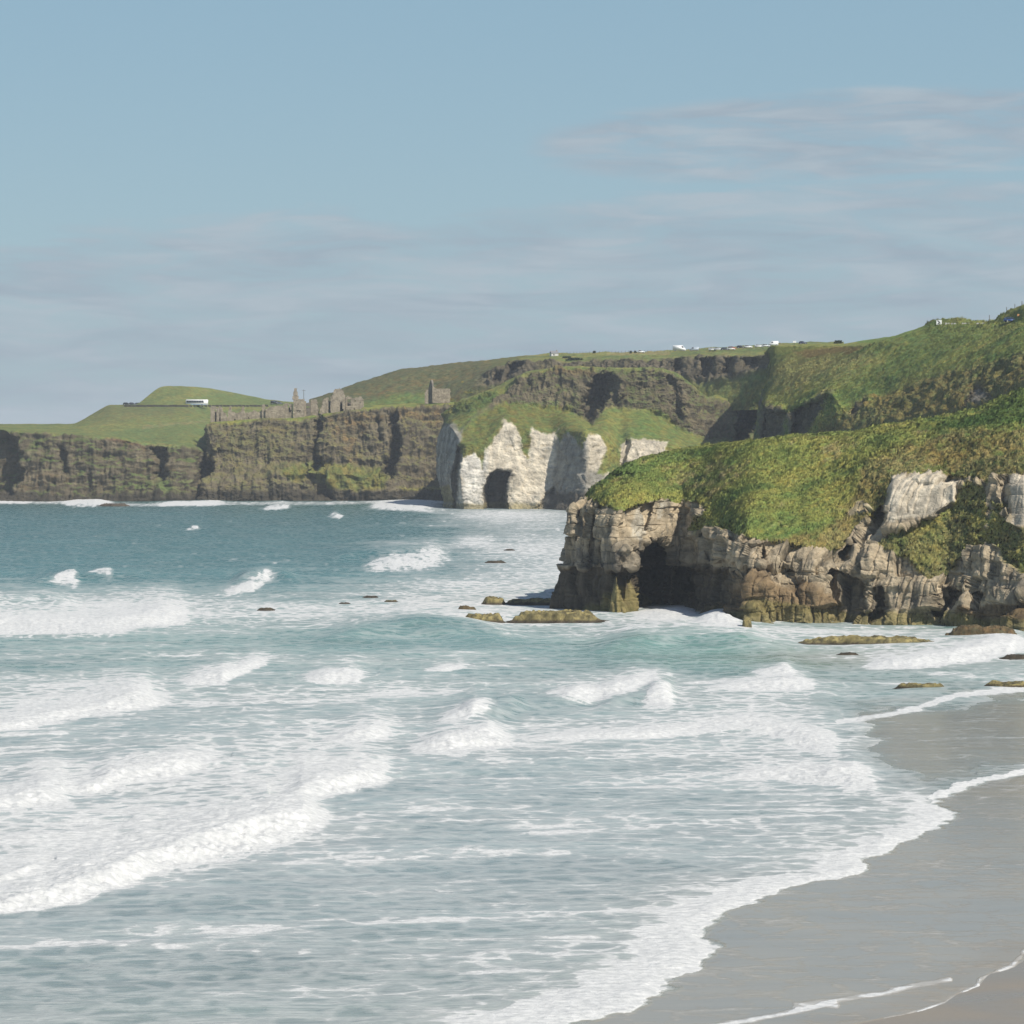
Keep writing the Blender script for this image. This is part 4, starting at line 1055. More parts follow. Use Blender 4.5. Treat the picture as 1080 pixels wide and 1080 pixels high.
def build_sea():
    xs = np.concatenate([np.linspace(-300, -20, 90), np.arange(-18, 1100, 1.7), np.linspace(1101, 1380, 80)])
    ys = np.concatenate([np.linspace(466, 518, 16), np.arange(520, 690, 1.0), np.arange(690, 1000, 0.7), np.arange(1000, 1100, 1.0), np.arange(1101, 1190, 2.0)])[::-1]
    X, Y = np.meshgrid(xs, ys)
    X = X.astype(np.float32); Y = Y.astype(np.float32)
    D = seadist(Y).astype(np.float32)
    P = wpos(X, Y, D).astype(np.float32)
    wx, wy = P[..., 0], P[..., 1]
    sf = poly_sd(wx, wy, W_FOAM)
    sfilm = poly_sd(wx, wy, W_FILM)
    rag = 1.3 * fbm(wx / 3.5, wy / 4.5, 2.2, 4, 0.6)
    sf = sf + rag
    sfilm = sfilm + 0.7 * fbm(wx / 6, wy / 6, 8.8, 4)
    # ---- open-water waves
    dep = sst(sf, 2, 60)
    fade = np.clip(900.0 / D, 0.25, 1)
    res = (D * D / (H * FPX))                                   # metres of depth per grid row
    Z = 0.50 * fade * fbm((wx + 0.3 * wy) / 34, (wy - 0.22 * wx) / 11, 0.3, 2) * np.clip(3 / res, 0, 1.0)
    Z += 0.10 * fbm((wx + 0.25 * wy) / 9, (wy - 0.2 * wx) / 3.6, 4.4, 3) * np.clip(1.4 / res, 0, 1.2)
    Z *= 0.12 + 0.88 * dep
    F = np.interp(Y, [520, 545, 575, 605, 622, 640, 662, 690, 720, 760, 800, 850, 900, 960, 1010, 1090], [.13, .14, .165, .22, .33, .40, .42, .41, .435, .455, .46, .465, .455, .445, .44, .435]).astype(np.float32)
    F += 0.10 * sst(X, 330, 560) * (1 - sst(Y, 600, 680))
    for bx, by, rx, ry, am in FOAM_BLOBS:
        q = ((X - bx) / rx) ** 2 + ((Y - by) / ry) ** 2
        F += am * np.exp(-1.2 * q)
    F += 0.13 * fbm(wx / 30, wy / 26, 6.1, 3) + 0.08 * fbm(wx / 9, wy / 9, 1.7, 2)
    F = np.where(F > 0.5, 0.5 + 0.22 * np.tanh((F - 0.5) / 0.5) + 0.05 * fbm(wx / 7, wy / 16, 91.0, 3), F)
    fluff = fbm(wx / 1.3, wy / 2.6, 5.5, 4, 0.65)
    lump2 = fbm(wx / 7.0, wy / 9.0, 25.5, 3, 0.55)
    lump = fbm(wx / 3.2, wy / 5.0, 15.5, 3, 0.6)
    rl = 1 - np.abs(fbm((wx + 0.2 * wy) / 55, (wy - 0.16 * wx) / 7.5, 61.0, 3, 0.55)) * 2.2
    rl = sst(rl, 0.72, 0.98) * sst(fbm(wx / 40, wy / 30, 71.0, 2), -0.25, 0.35)
    F += rl * np.interp(Y, [560, 610, 680, 800, 1000], [0.0, 0.05, 0.16, 0.15, 0.10])
    rp = fbm(X / 7.0, Y / 2.6, 3.1, 3, 0.6)
    F += 0.30 * sst(fbm(wx / 4.5, wy / 22, 44.0, 3, 0.6), 0.42, 0.75) * (1 - sst(Y, 590, 640))
    turb = np.zeros_like(Z)
    for cr, fr, trail in BREAKERS:
        x0, x1 = cr[0][0], cr[-1][0]
        mx = (X > x0 - 2) & (X < x1 + 2) & (Y > min(p[1] for p in cr) - trail * 1.4 - 30) & (Y < max(p[1] for p in fr) + 14)
        if not mx.any():
            continue
        xx, yy, dd = X[mx], Y[mx], D[mx]
        yc = np.interp(xx, [p[0] for p in cr], [p[1] for p in cr])
        yf = np.interp(xx, [p[0] for p in fr], [p[1] for p in fr])
        th = np.maximum(yf - yc, 1.2)
        yf = yf + th * (0.16 * lump2[mx] + 0.10 * fluff[mx])
        endt = sst(np.minimum(xx - x0, x1 - xx) + 5 * np.clip(lump2[mx], -1, 1), -1, min(42, 0.42 * (x1 - x0)))
        kf = np.interp(dd, [300, 900], [0.50, 0.32])
        hh = np.minimum(kf * th * dd / FPX, 1.5) * endt * (1 - 0.6 * sst(xx, 640, 760) * sst(yy, 735, 765))
        run = np.maximum(th - kf * th, 1.0)
        t = (yf - yy) / run
        front = sst(t, 0.0, 1.15)
        back = np.exp(-np.clip((t - 1.15) * run, 0, 1e3) / (th * 1.1 + 2))
        prof = np.where(t < 1.15, front, back)
        Z[mx] = Z[mx] * (1 - 0.6 * prof) + hh * prof * (1 + 0.14 * lump2[mx])
        fo = np.where(t < 1.15, sst(t + 0.35 * fluff[mx], -0.55, 0.55), np.exp(-np.clip((t - 1.5) * run, 0, 1e3) / (trail * 0.75 + 1.0)))
        fo = fo * np.clip(endt * 1.5 + 0.25 * fluff[mx], 0, 1) * np.clip(1.0 + np.interp(dd, [450, 900], [0.15, 1.0]) * (rp[mx] * 1.1 - 0.12), 0.25, 1.1)
        base = F[mx]
        F[mx] = np.maximum(base, base + (np.interp(dd, [300, 800], [0.98, 0.82]) - base) * fo * np.where(t > 1.5, 0.62, 1.0))
        turb[mx] = np.maximum(turb[mx], fo * endt * np.clip(th * dd / FPX / 1.2, 0, 1.0))
    for cr, hm, tk in SWELLS:
        mx = (X > cr[0][0]) & (X < cr[-1][0]) & (np.abs(Y - np.mean([p[1] for p in cr])) < 60)
        xx, yy = X[mx], Y[mx]
        yc = np.interp(xx, [p[0] for p in cr], [p[1] for p in cr]) + hm * FPX / D[mx] * 0.9
        endt = sst(np.minimum(xx - cr[0][0], cr[-1][0] - xx), 0, 0.3 * (cr[-1][0] - cr[0][0]))
        t = (yy - yc)
        Z[mx] += hm * endt * np.where(t > 0, np.exp(-(t / (tk * 0.45)) ** 2), np.exp(-(t / (tk * 1.6)) ** 2))
        F[mx] -= 0.10 * endt * np.exp(-((t - 2) / tk) ** 2)
    # ---- swash: the foam front on the sand and the thin film beyond it
    near = sst(sf, -0.2, 0.5) * (1 - sst(sf + 2.5 * lump, 0.8, np.interp(Y, [850, 900, 960, 1010, 1070], [7.0, 5.5, 6.0, 9.0, 11.0])))
    nearw = 1 - sst(sf + 3 * lump, 4, 16)
    wgt = np.interp(Y, [800, 840, 860, 900], [0.80, 0.85, 0.95, 1.0])
    F = np.where(sf > 0, np.maximum(F, wgt * np.maximum(0.40 + 0.58 * near, 0.40 + 0.16 * nearw)), F)
    thin = np.interp(Y, [815, 838, 850], [1.5, 1.8, 0.0])
    kx = sst(X + 12 * fluff, 945, 1005) * sst(Y, 800, 815) * ((sf > thin) & (thin > 0))
    F = F * (1 - kx) + np.minimum(F, 0.36) * kx
    Z += np.where(sf > 0, 0.16 * sst(sf, 0, 1.6) * (1 - 0.5 * sst(sf, 6, 20)) * (1 + 0.8 * lump), 0) * (Y > 800)
    film = 1 - sst(sf, -0.6, 0.4)
    # shallow apron at the foot of the rocks: water drawn thin over sand
    film = np.maximum(film, sst(poly_sd(X, Y, [(900, 748), (1000, 728), (1200, 715), (1200, 830), (1040, 822), (975, 842), (930, 815), (895, 785)]) + 22 * fbm(wx / 10, wy / 14, 21.0, 4), -14, 34) * 0.8)
    F = np.where(film > 0.5, 0.245 + 0.09 * fbm(wx / 8, wy / 8, 3.0, 3), F)
    for pts, wd, am in (([(-100, 529), (60, 530), (150, 532.5), (250, 531), (340, 531), (420, 529.5), (470, 530)], 1.6, .42), ([(-20, 1004), (80, 996), (150, 988), (215, 983), (270, 981), (390, 976), (540, 967), (700, 962)], 3.0, .20), ([(300, 911), (345, 908), (440, 905), (540, 901), (600, 902)], 2.6, .13),
                        ([(200, 745), (300, 738), (420, 733), (520, 728)], 2.5, .15), ([(280, 870), (420, 858), (560, 852)], 2.5, .12), ([(560, 880), (700, 872), (800, 866)], 2.5, .14), ([(884, 762), (941, 753), (970, 747), (994, 738), (1009, 734), (1023, 733), (1090, 726)], 2.6, .75), ([(750, 1083), (783, 1078), (862, 1062), (880, 1056), (930, 1048), (958, 1041), (1003, 1033)], 2.2, .6),
                        ([(933, 1076), (958, 1071), (998, 1059), (1031, 1040), (1035, 1033), (1068, 1019), (1080, 1004), (1130, 990)], 2.2, .55), ([(840, 1062), (862, 1058), (880, 1060)], 4, .5)):
        q = line_d(X + 3 * fbm(wx / 4, wy / 4, 1.1, 3), Y + 1.2 * fluff, pts)
        F = F + am * (1 - sst(q, wd * 0.3, wd * 1.6)) * (0.65 + 0.5 * lump)
    Z = np.where(film > 0.5, Z * 0.12, Z)
    bub = fbm(wx / 1.5, wy / 1.5, Z / 0.9, 4, 0.62)
    kb = turb * np.clip(1.5 - res * 0.12, 0.4, 1.3)
    P[..., 1] -= kb * 0.26 * bub
    P[..., 0] += kb * 0.2 * fbm(wx / 1.7, wy / 1.7, Z / 1.0 + 40, 3)
    Z += kb * (0.16 * bub + 0.10 * lump) + sst(F, 0.62, 0.95) * 0.05 * fluff
    # beyond the film edge the sheet dives under the sand
    Z = Z * sst(sfilm, 0.0, 3.0) + 0.035
    Z = np.where(sfilm < 0, 0.035 - np.clip(-sfilm, 0, 3) * 0.5, Z)
    P[..., 2] = Z
    # ---- colour of the water itself: deep teal far out, milky and sandy near the shore
    yk = [520, 555, 600, 640, 670, 700, 760, 830, 920, 1000, 1090]
    wc = np.array([[.007, .070, .070], [.011, .082, .080], [.034, .122, .122], [.105, .200, .185], [.145, .240, .215], [.165, .245, .225], [.195, .262, .252], [.220, .280, .275], [.226, .275, .270], [.208, .258, .250], [.210, .248, .230]])
    C = np.stack([np.interp(Y + 10 * fbm(wx / 60, wy / 80, 7.7, 3), yk, wc[:, i]) for i in range(3)], -1)
    C = mixc(C, [.14, .27, .235], np.exp(-((X - 740) / 120) ** 2 - ((Y - 686) / 18) ** 2) * 0.7)
    C = mixc(C, [.24, .22, .14], np.exp(-((X - 900) / 120) ** 2 - ((Y - 694) / 10) ** 2) * 0.5)
    C = mixc(C, [.22, .23, .19], sst(-sf, -14, 0) * 0.35)
    C *= (1 + 0.22 * fbm(wx / 26, wy / 16, 3.3, 4))[..., None]
    # stirred-up sand where the thin film runs
    fc = mixc(np.broadcast_to(np.array([.290, .258, .205]), C.shape), [.255, .240, .205], 0.5 + fbm(wx / 12, wy / 12, 9.9, 3))
    fc = mixc(fc, [.26, .20, .13], np.exp(-((sfilm - 1.5) / 2.0) ** 2) * 0.5)
    C = mixc(C, fc, film)
    m = bpy.data.materials.new('sea_water')
    m.use_nodes = True
    t = NT(m.node_tree)
    co = t.add('ShaderNodeTexCoord').outputs['Object']
    Fa = t.add('ShaderNodeAttribute', attribute_name='foam').outputs['Fac']
    fl = t.add('ShaderNodeAttribute', attribute_name='film').outputs['Fac']
    cc = t.add('ShaderNodeAttribute', attribute_name='Col').outputs['Color']
    flat = t.mapv(co, (1, 1, 0.3), (0, 0, 0), (0, 0, R(-7)))
    a1 = t.noise(t.mapv(flat, (0.115, 0.33, 1)), 1.0, 6, 0.66, 0.7)
    a2 = t.noise(t.mapv(flat, (0.36, 1.4, 1)), 1.0, 6, 0.72, 0.6)
    wob = t.add('ShaderNodeVectorMath', {0: flat, 1: t.add('ShaderNodeTexNoise', {'Vector': flat, 'Scale': 0.5, 'Detail': 3.0}).outputs[1]}, operation='MULTIPLY_ADD')
    wob.inputs[1].default_value = (1, 1, 1)
    wv = t.add('ShaderNodeVectorMath', {0: flat, 1: t.add('ShaderNodeVectorMath', {0: t.add('ShaderNodeTexNoise', {'Vector': flat, 'Scale': 0.45, 'Detail': 3.0}).outputs[1]}, operation='SCALE').outputs[0]}, operation='ADD')
    wv.inputs[1].links[0].from_node.inputs['Scale'].default_value = 2.6
    vo = t.add('ShaderNodeTexVoronoi', {'Vector': t.mapv(wv.outputs[0], (0.34, 0.30, 0.2)), 'Scale': 1.0}, feature='DISTANCE_TO_EDGE')
    lace = t.step(vo.outputs[0], 0.0, 0.30)
    nn = t.math('ADD', t.math('ADD', t.math('MULTIPLY', a1, 0.50), t.math('MULTIPLY', a2, 0.36)), t.math('MULTIPLY', lace, 0.16))
    diff = t.math('SUBTRACT', Fa, nn)
    foam = t.step(diff, -0.03, 0.17)
    thin = t.math('MULTIPLY', t.step(diff, -0.24, 0.03), 0.38)
    fm = t.math('MAXIMUM', foam, thin)
    white = t.mix(t.step(t.noise(flat, 1.3, 4), 0.3, 0.7), (0.52, 0.525, 0.51, 1), (0.68, 0.675, 0.65, 1))
    ripple = t.noise(t.mapv(flat, (0.07, 0.40, 1)), 1.0, 5, 0.6, 0.3)
    ripple = t.fmix(t.math('MULTIPLY', fl, 0.75), ripple, 0.5)
    wcol = t.mix(1.0, cc, t.mix(t.step(ripple, 0.3, 0.7), (0.86, 0.87, 0.88, 1), (1.15, 1.13, 1.11, 1)), 'MULTIPLY')
    col = t.mix(fm, wcol, white)
    h1 = t.noise(t.mapv(flat, (0.11, 0.55, 1)), 1.0, 4, 0.55, 0.4)
    h2 = t.noise(t.mapv(flat, (0.55, 1.9, 1)), 1.0, 4, 0.6, 0.3)
    hh = t.math('ADD', t.math('MULTIPLY', h1, 0.55), t.math('MULTIPLY', h2, 0.50))
    hh = t.math('MULTIPLY', hh, t.fmix(fl, 1.0, 0.045))
    hh = t.math('ADD', hh, t.math('MULTIPLY', t.math('MULTIPLY', fm, t.noise(flat, 2.6, 5, 0.7)), 0.35))
    bp = t.add('ShaderNodeBump', {'Height': hh, 'Strength': 0.75, 'Distance': 0.5}).outputs[0]
    rg = t.fmix(fm, t.fmix(fl, 0.24, 0.13), 0.75)
    sp = t.fmix(fm, t.fmix(fl, t.add('ShaderNodeAttribute', attribute_name='gloss').outputs['Fac'], 0.18), 0.1)
    p = t.add('ShaderNodeBsdfPrincipled', {'Base Color': col, 'Roughness': rg, 'Normal': bp, 'Specular IOR Level': sp, 'IOR': 1.33})
    t.add('ShaderNodeOutputMaterial', {'Surface': p.outputs[0]})
    n, k = X.shape
    o = mesh_np('sea', P.reshape(-1, 3), grid_faces(n, k), m, {'Col': C.reshape(-1, 3).astype(np.float32), 'foam': F.ravel(), 'film': film.ravel(), 'gloss': np.interp(D, [300, 900], [0.24, 0.06]).ravel()})
    tag(o, 'teal green sea with white surf rolling in to the sand', 'sea', kind='structure')


def build_beach():
    gx = np.arange(-60, 330, 1.5); gy = np.arange(60, 640, 2.0)
    X, Y = np.meshgrid(gx, gy)
    Z = sand_z(X, Y)
    Z = np.clip(Z, -2.5, 2.6) + 0.012 * fbm(X / 6, Y / 9, 0.2, 3)
    Z = np.where(Y > 440, np.minimum(Z, -0.6 - 0.004 * (Y - 440)), Z)
    m = bpy.data.materials.new('wet_sand')
    m.use_nodes = True
    t = NT(m.node_tree)
    co = t.add('ShaderNodeTexCoord').outputs['Object']
    n1 = t.noise(t.mapv(co, (0.05, 0.09, 1)), 1.0, 4, 0.55, 0.6)
    n2 = t.noise(co, 2.2, 5, 0.7)
    c = t.mix(t.step(n1, 0.3, 0.7), (0.235, 0.195, 0.145, 1), (0.295, 0.245, 0.18, 1))
    c = t.mix(t.math('MULTIPLY', n2, 0.35), c, (0.14, 0.12, 0.10, 1))
    bp = t.add('ShaderNodeBump', {'Height': t.math('ADD', n1, t.math('MULTIPLY', n2, 0.15)), 'Strength': 0.25, 'Distance': 0.1}).outputs[0]
    p = t.add('ShaderNodeBsdfPrincipled', {'Base Color': c, 'Roughness': t.step(n1, 0.3, 0.7, 0.22, 0.5), 'Normal': bp, 'Specular IOR Level': 0.4})
    t.add('ShaderNodeOutputMaterial', {'Surface': p.outputs[0]})
    n, k = X.shape
    o = mesh_np('beach', np.stack([X, Y, Z], -1).reshape(-1, 3), grid_faces(n, k), m)
    tag(o, 'wet brown sand beach at the edge of the surf', 'beach', kind='structure')


build_sea()
build_beach()


# ------------------------------------------------ sea air
def build_haze():
    m = bpy.data.materials.new('sea_air')
    m.use_nodes = True
    t = NT(m.node_tree)
    v = t.add('ShaderNodeVolumePrincipled', {'Color': (0.88, 0.94, 1.0, 1), 'Density': HAZE, 'Anisotropy': 0.0})
    t.add('ShaderNodeOutputMaterial', {'Volume': v.outputs[0]})
    bm = bmesh.new()
    bm_box(bm, -4000, 4000, -400, 9900, -9, 84)
    o = obj_bm('haze', bm, m)
    tag(o, 'thin pale sea haze over the whole bay', 'haze', kind='stuff')


HAZE = 0.000075
build_haze()

# ------------------------------------------------ rocks awash
def rock_mat():
    return MAT_NEAR


ROCK_N = [0]


def sea_rock(name, px, label, kind='yellow', depth=None, group='rocks awash in the surf', flat=0.6):
    """px = (left, right, top, waterline) of the rock in the photo"""
    x0, x1, yt, yb = px
    ROCK_N[0] += 1
    sd = ROCK_N[0] * 13.7
    d = float(seadist(yb, 0.1))
    wdt = (x1 - x0) / FPX * d
    hgt = max(0.2, (yb - yt) / FPX * d * (0.95 if name == 'boulder' else 0.55 if kind == 'dark' else 0.72))
    dep = depth or max(1.2, min(wdt * 0.6, 9.0))
    n = int(min(110, max(26, (x1 - x0) * 1.3))); k = 36
    u, v = np.meshgrid(np.linspace(-1.15, 1.15, n), np.linspace(-1.15, 1.15, k))
    cx = float(wpos((x0 + x1) / 2, yb, d)[0]); cy = d + dep * 0.5
    X = u * wdt / 2; Y = v * dep / 2
    r = (np.abs(u) ** 2.6 + np.abs(v) ** 2.6) ** (1 / 2.6)
    r = r + 0.22 * fbm(X / 3 + sd, Y / 3, sd, 3)
    pr = 1 - sst(r, flat, 1.02)
    hh = hgt * pr * (0.78 + 0.35 * fbm(X / 2.6 + sd, Y / 2.6, sd + 3, 4, 0.6) + 0.25 * fbm(X / 9 + sd, Y / 5, sd + 9, 2))
    hh = hh + pr * (0.16 * fbm(X / 0.6, Y / 0.6, sd, 3) + 0.30 * hgt * ridged(X / 1.7, Y / 1.7, sd, 3) - 0.18 * hgt) - 0.55 * (1 - sst(1.25 - r, 0.0, 0.25)) * (hgt * 0.5 + 0.4)
    X = X + 0.25 * fbm(X / 1.3, Y / 1.3, sd + 20, 3); Y = Y + 0.25 * fbm(X / 1.3, Y / 1.3, sd + 30, 3)
    n2 = fbm(X / 1.1, Y / 1.1, sd + 5, 4)
    P = np.stack([X, Y, hh], -1)
    top = {'yellow': ALGAE * 1.35, 'brown': BROWN * 1.2, 'dark': np.array([0.135, 0.11, 0.08])}[kind]
    c = mixc(np.broadcast_to(np.asarray(top), P.shape), [0.095, 0.085, 0.045] if kind != 'dark' else WET_AND_SHADE * 0.7, 0.45 + 1.1 * n2)
    c = mixc(c, np.asarray(WET_AND_SHADE) * 0.9, sst(fbm(X / 0.45, Y / 0.45, hh / 0.4 + sd, 3, 0.6), 0.15, 0.5) * 0.75)
    c = mixc(c, WET_AND_SHADE * 1.1, 1 - sst(hh + 0.35 * n2, 0.15, 0.55))
    o = mesh_np(name, P.reshape(-1, 3), grid_faces(k, n), MAT_NEAR, {'Col': c.reshape(-1, 3), 'rock': np.ones(n * k)})
    o.location = (cx, cy, 0.0)
    tag(o, label, 'rock', group)
    return o


def build_rocks():
    R_ = sea_rock
    R_('sea_rock', (507, 534, 625, 637), 'rounded yellow seaweed rock, farther of the two domes left of the headland', 'yellow')
    R_('sea_rock', (486, 534, 639, 656), 'large yellow-brown weedy rock awash, leftmost large one off the headland foot', 'yellow')
    R_('sea_rock', (482, 503, 636, 645), 'small brown rock beside the leftmost large weedy rock', 'brown')
    R_('rock_ledge', (537, 640, 640, 656), 'long yellow weedy ledge running out from the pale headland foot', 'yellow', 9)
    R_('rock_ledge', (534, 592, 629, 637), 'low flat yellow ledge behind the long weedy one at the headland foot', 'yellow', 8)
    R_('sea_rock', (510, 534, 589.5, 593.5), 'low dark rock awash, nearer of two in the foam left of the headland', 'dark', 7)
    R_('sea_rock', (531, 543, 578.2, 580.5), 'low dark rock awash, farther of two in the foam left of the headland', 'dark', 7)
    R_('sea_rock', (271, 288, 640, 643), 'small brown rock alone in the white foam far left of the headland', 'brown', 4)
    R_('sea_rock', (357, 369, 634.5, 636.5), 'tiny low brown rock in mid foam belt, left of its neighbour', 'brown', 4)
    R_('sea_rock', (382, 399, 628.4, 630), 'thin dark rock streak at the back edge of the foam belt', 'dark', 6)
    R_('sea_rock', (404, 420, 632, 635), 'tiny yellowish rock in the foam belt, right of the thin dark streak', 'yellow', 4)
    R_('rock_ledge', (832, 1003, 667, 680), 'long low yellow weedy ledge in front of the headland cliff', 'yellow', 6, flat=0.45)
    R_('rock_ledge', (1000, 1079, 655, 674), 'brown and olive rock platform at the headland foot by the right edge', 'brown', 9)
    R_('sea_rock', (780, 822, 674, 680), 'thin dark rock awash left of the long yellow ledge', 'dark', 4)
    R_('sea_rock', (884, 906, 686, 690.5), 'small dark rock in the water before the long yellow ledge', 'dark', 3)
    R_('sea_rock', (1055, 1100, 687, 694), 'dark flat rock among foam at the right edge', 'dark', 4)
    R_('rock_ledge', (943, 1003, 717, 727), 'olive weedy rock at the edge of the wet sand', 'yellow', 4)
    R_('rock_ledge', (1038, 1100, 716, 726), 'olive weedy rock on the wet sand at the right edge', 'yellow', 5)
    R_('boulder', (735, 786, 634, 650), 'sloping brown boulder between the sea cave and the yellow spur', 'brown', 7)
    R_('boulder', (783, 795, 648, 667), 'narrow yellow rock spur at the foot of the brown buttress', 'yellow', 4)
    R_('sea_rock', (100, 136, 528, 534), 'dark rock in white surf below the far left cliffs', 'dark', 10)


# ------------------------------------------------ ruined castle
STONE = plain('rubble_stone', (0.30, 0.25, 0.185), 0.95, 0, 0.30, 0.6, 0.1)
STONE_D = plain('dark_stone', (0.17, 0.148, 0.12), 0.95, 0, 0.3, 0.6, 0.1)  # darker stone for rear walls, some side walls and the gable end


def ruin_wall(name, parent, outline, d, base, mat, holes=(), thick=1.3, cell=0.42, seed=0, inv=None):
    """a ruined wall facing the camera: its outline and openings in photo pixels at distance d; blocks of rubble give the broken edge"""
    s_ = d / FPX
    xs = [p[0] for p in outline]; ys = [p[1] for p in outline]
    nx = int((max(xs) - min(xs)) * s_ / cell) + 2; nz = int((max(ys) - min(ys)) * s_ / cell) + 2
    i, j = np.meshgrid(np.arange(nx), np.arange(nz), indexing='ij')
    px = min(xs) + (i + 0.5) * cell / s_; py = max(ys) - (j + 0.5) * cell / s_
    rg = 0.35 * pn(px * 1.3, py * 1.3, seed + 0.5)
    m = poly_sd(px.astype(np.float32), py.astype(np.float32), outline) + rg > 0
    for h in holes:
        m &= ~(poly_sd(px.astype(np.float32), py.astype(np.float32), h) + rg * 0.5 > 0)
    o0 = Vector(wpos(min(xs), max(ys), d))
    rr_ = np.random.RandomState(seed + 3)
    vid = {}; vs = []; fs = []

    def vert(a, b, f):
        k = (a, b, f)
        if k not in vid:
            vid[k] = len(vs)
            q = rr_.uniform(-0.09, 0.09, 3)
            vs.append((o0.x + a * cell + q[0], o0.y + f * thick + q[1], o0.z + b * cell + q[2]))
        return vid[k]
    for a in range(nx):
        for b in range(nz):
            if not m[a, b]:
                continue
            fs.append((vert(a, b, 0), vert(a + 1, b, 0), vert(a + 1, b + 1, 0), vert(a, b + 1, 0)))
            fs.append((vert(a, b, 1), vert(a, b + 1, 1), vert(a + 1, b + 1, 1), vert(a + 1, b, 1)))
            if a == 0 or not m[a - 1, b]: fs.append((vert(a, b, 0), vert(a, b + 1, 0), vert(a, b + 1, 1), vert(a, b, 1)))
            if a == nx - 1 or not m[a + 1, b]: fs.append((vert(a + 1, b, 0), vert(a + 1, b, 1), vert(a + 1, b + 1, 1), vert(a + 1, b + 1, 0)))
            if b == 0 or not m[a, b - 1]: fs.append((vert(a, b, 0), vert(a, b, 1), vert(a + 1, b, 1), vert(a + 1, b, 0)))
            if b == nz - 1 or not m[a, b + 1]: fs.append((vert(a, b + 1, 0), vert(a + 1, b + 1, 0), vert(a + 1, b + 1, 1), vert(a, b + 1, 1)))
    vs = np.array(vs) - np.array(base)
    return mesh_np(name, vs, np.array(fs), mat, smooth=False, parent=parent)


def side_wall(name, parent, base, x, y0, y1, d, length, mat, thick=1.2):
    """wall running away from the camera at photo column x, between rows y0 (top) and y1"""
    a = wpos(x, y1, d); b = wpos(x, y0, d)
    bm = bmesh.new()
    n = 10
    top = [b[2] - (0.5 * abs(math.sin(i * 2.3)) + 0.25 * i * 0.3) for i in range(n + 1)]
    for i in range(n):
        bm_box(bm, a[0] - base[0], a[0] + thick - base[0], d + 1.302 + i * length / n - base[1], d + 1.302 + (i + 1) * length / n - 0.002 - base[1], a[2] - base[2], top[i] - base[2])
    return obj_bm(name, bm, mat, parent)


def ruin(name, label, base, cat='castle ruin', group='ruins of the clifftop castle'):
    e = empty(name, base)
    return tag(e, label, cat, group)


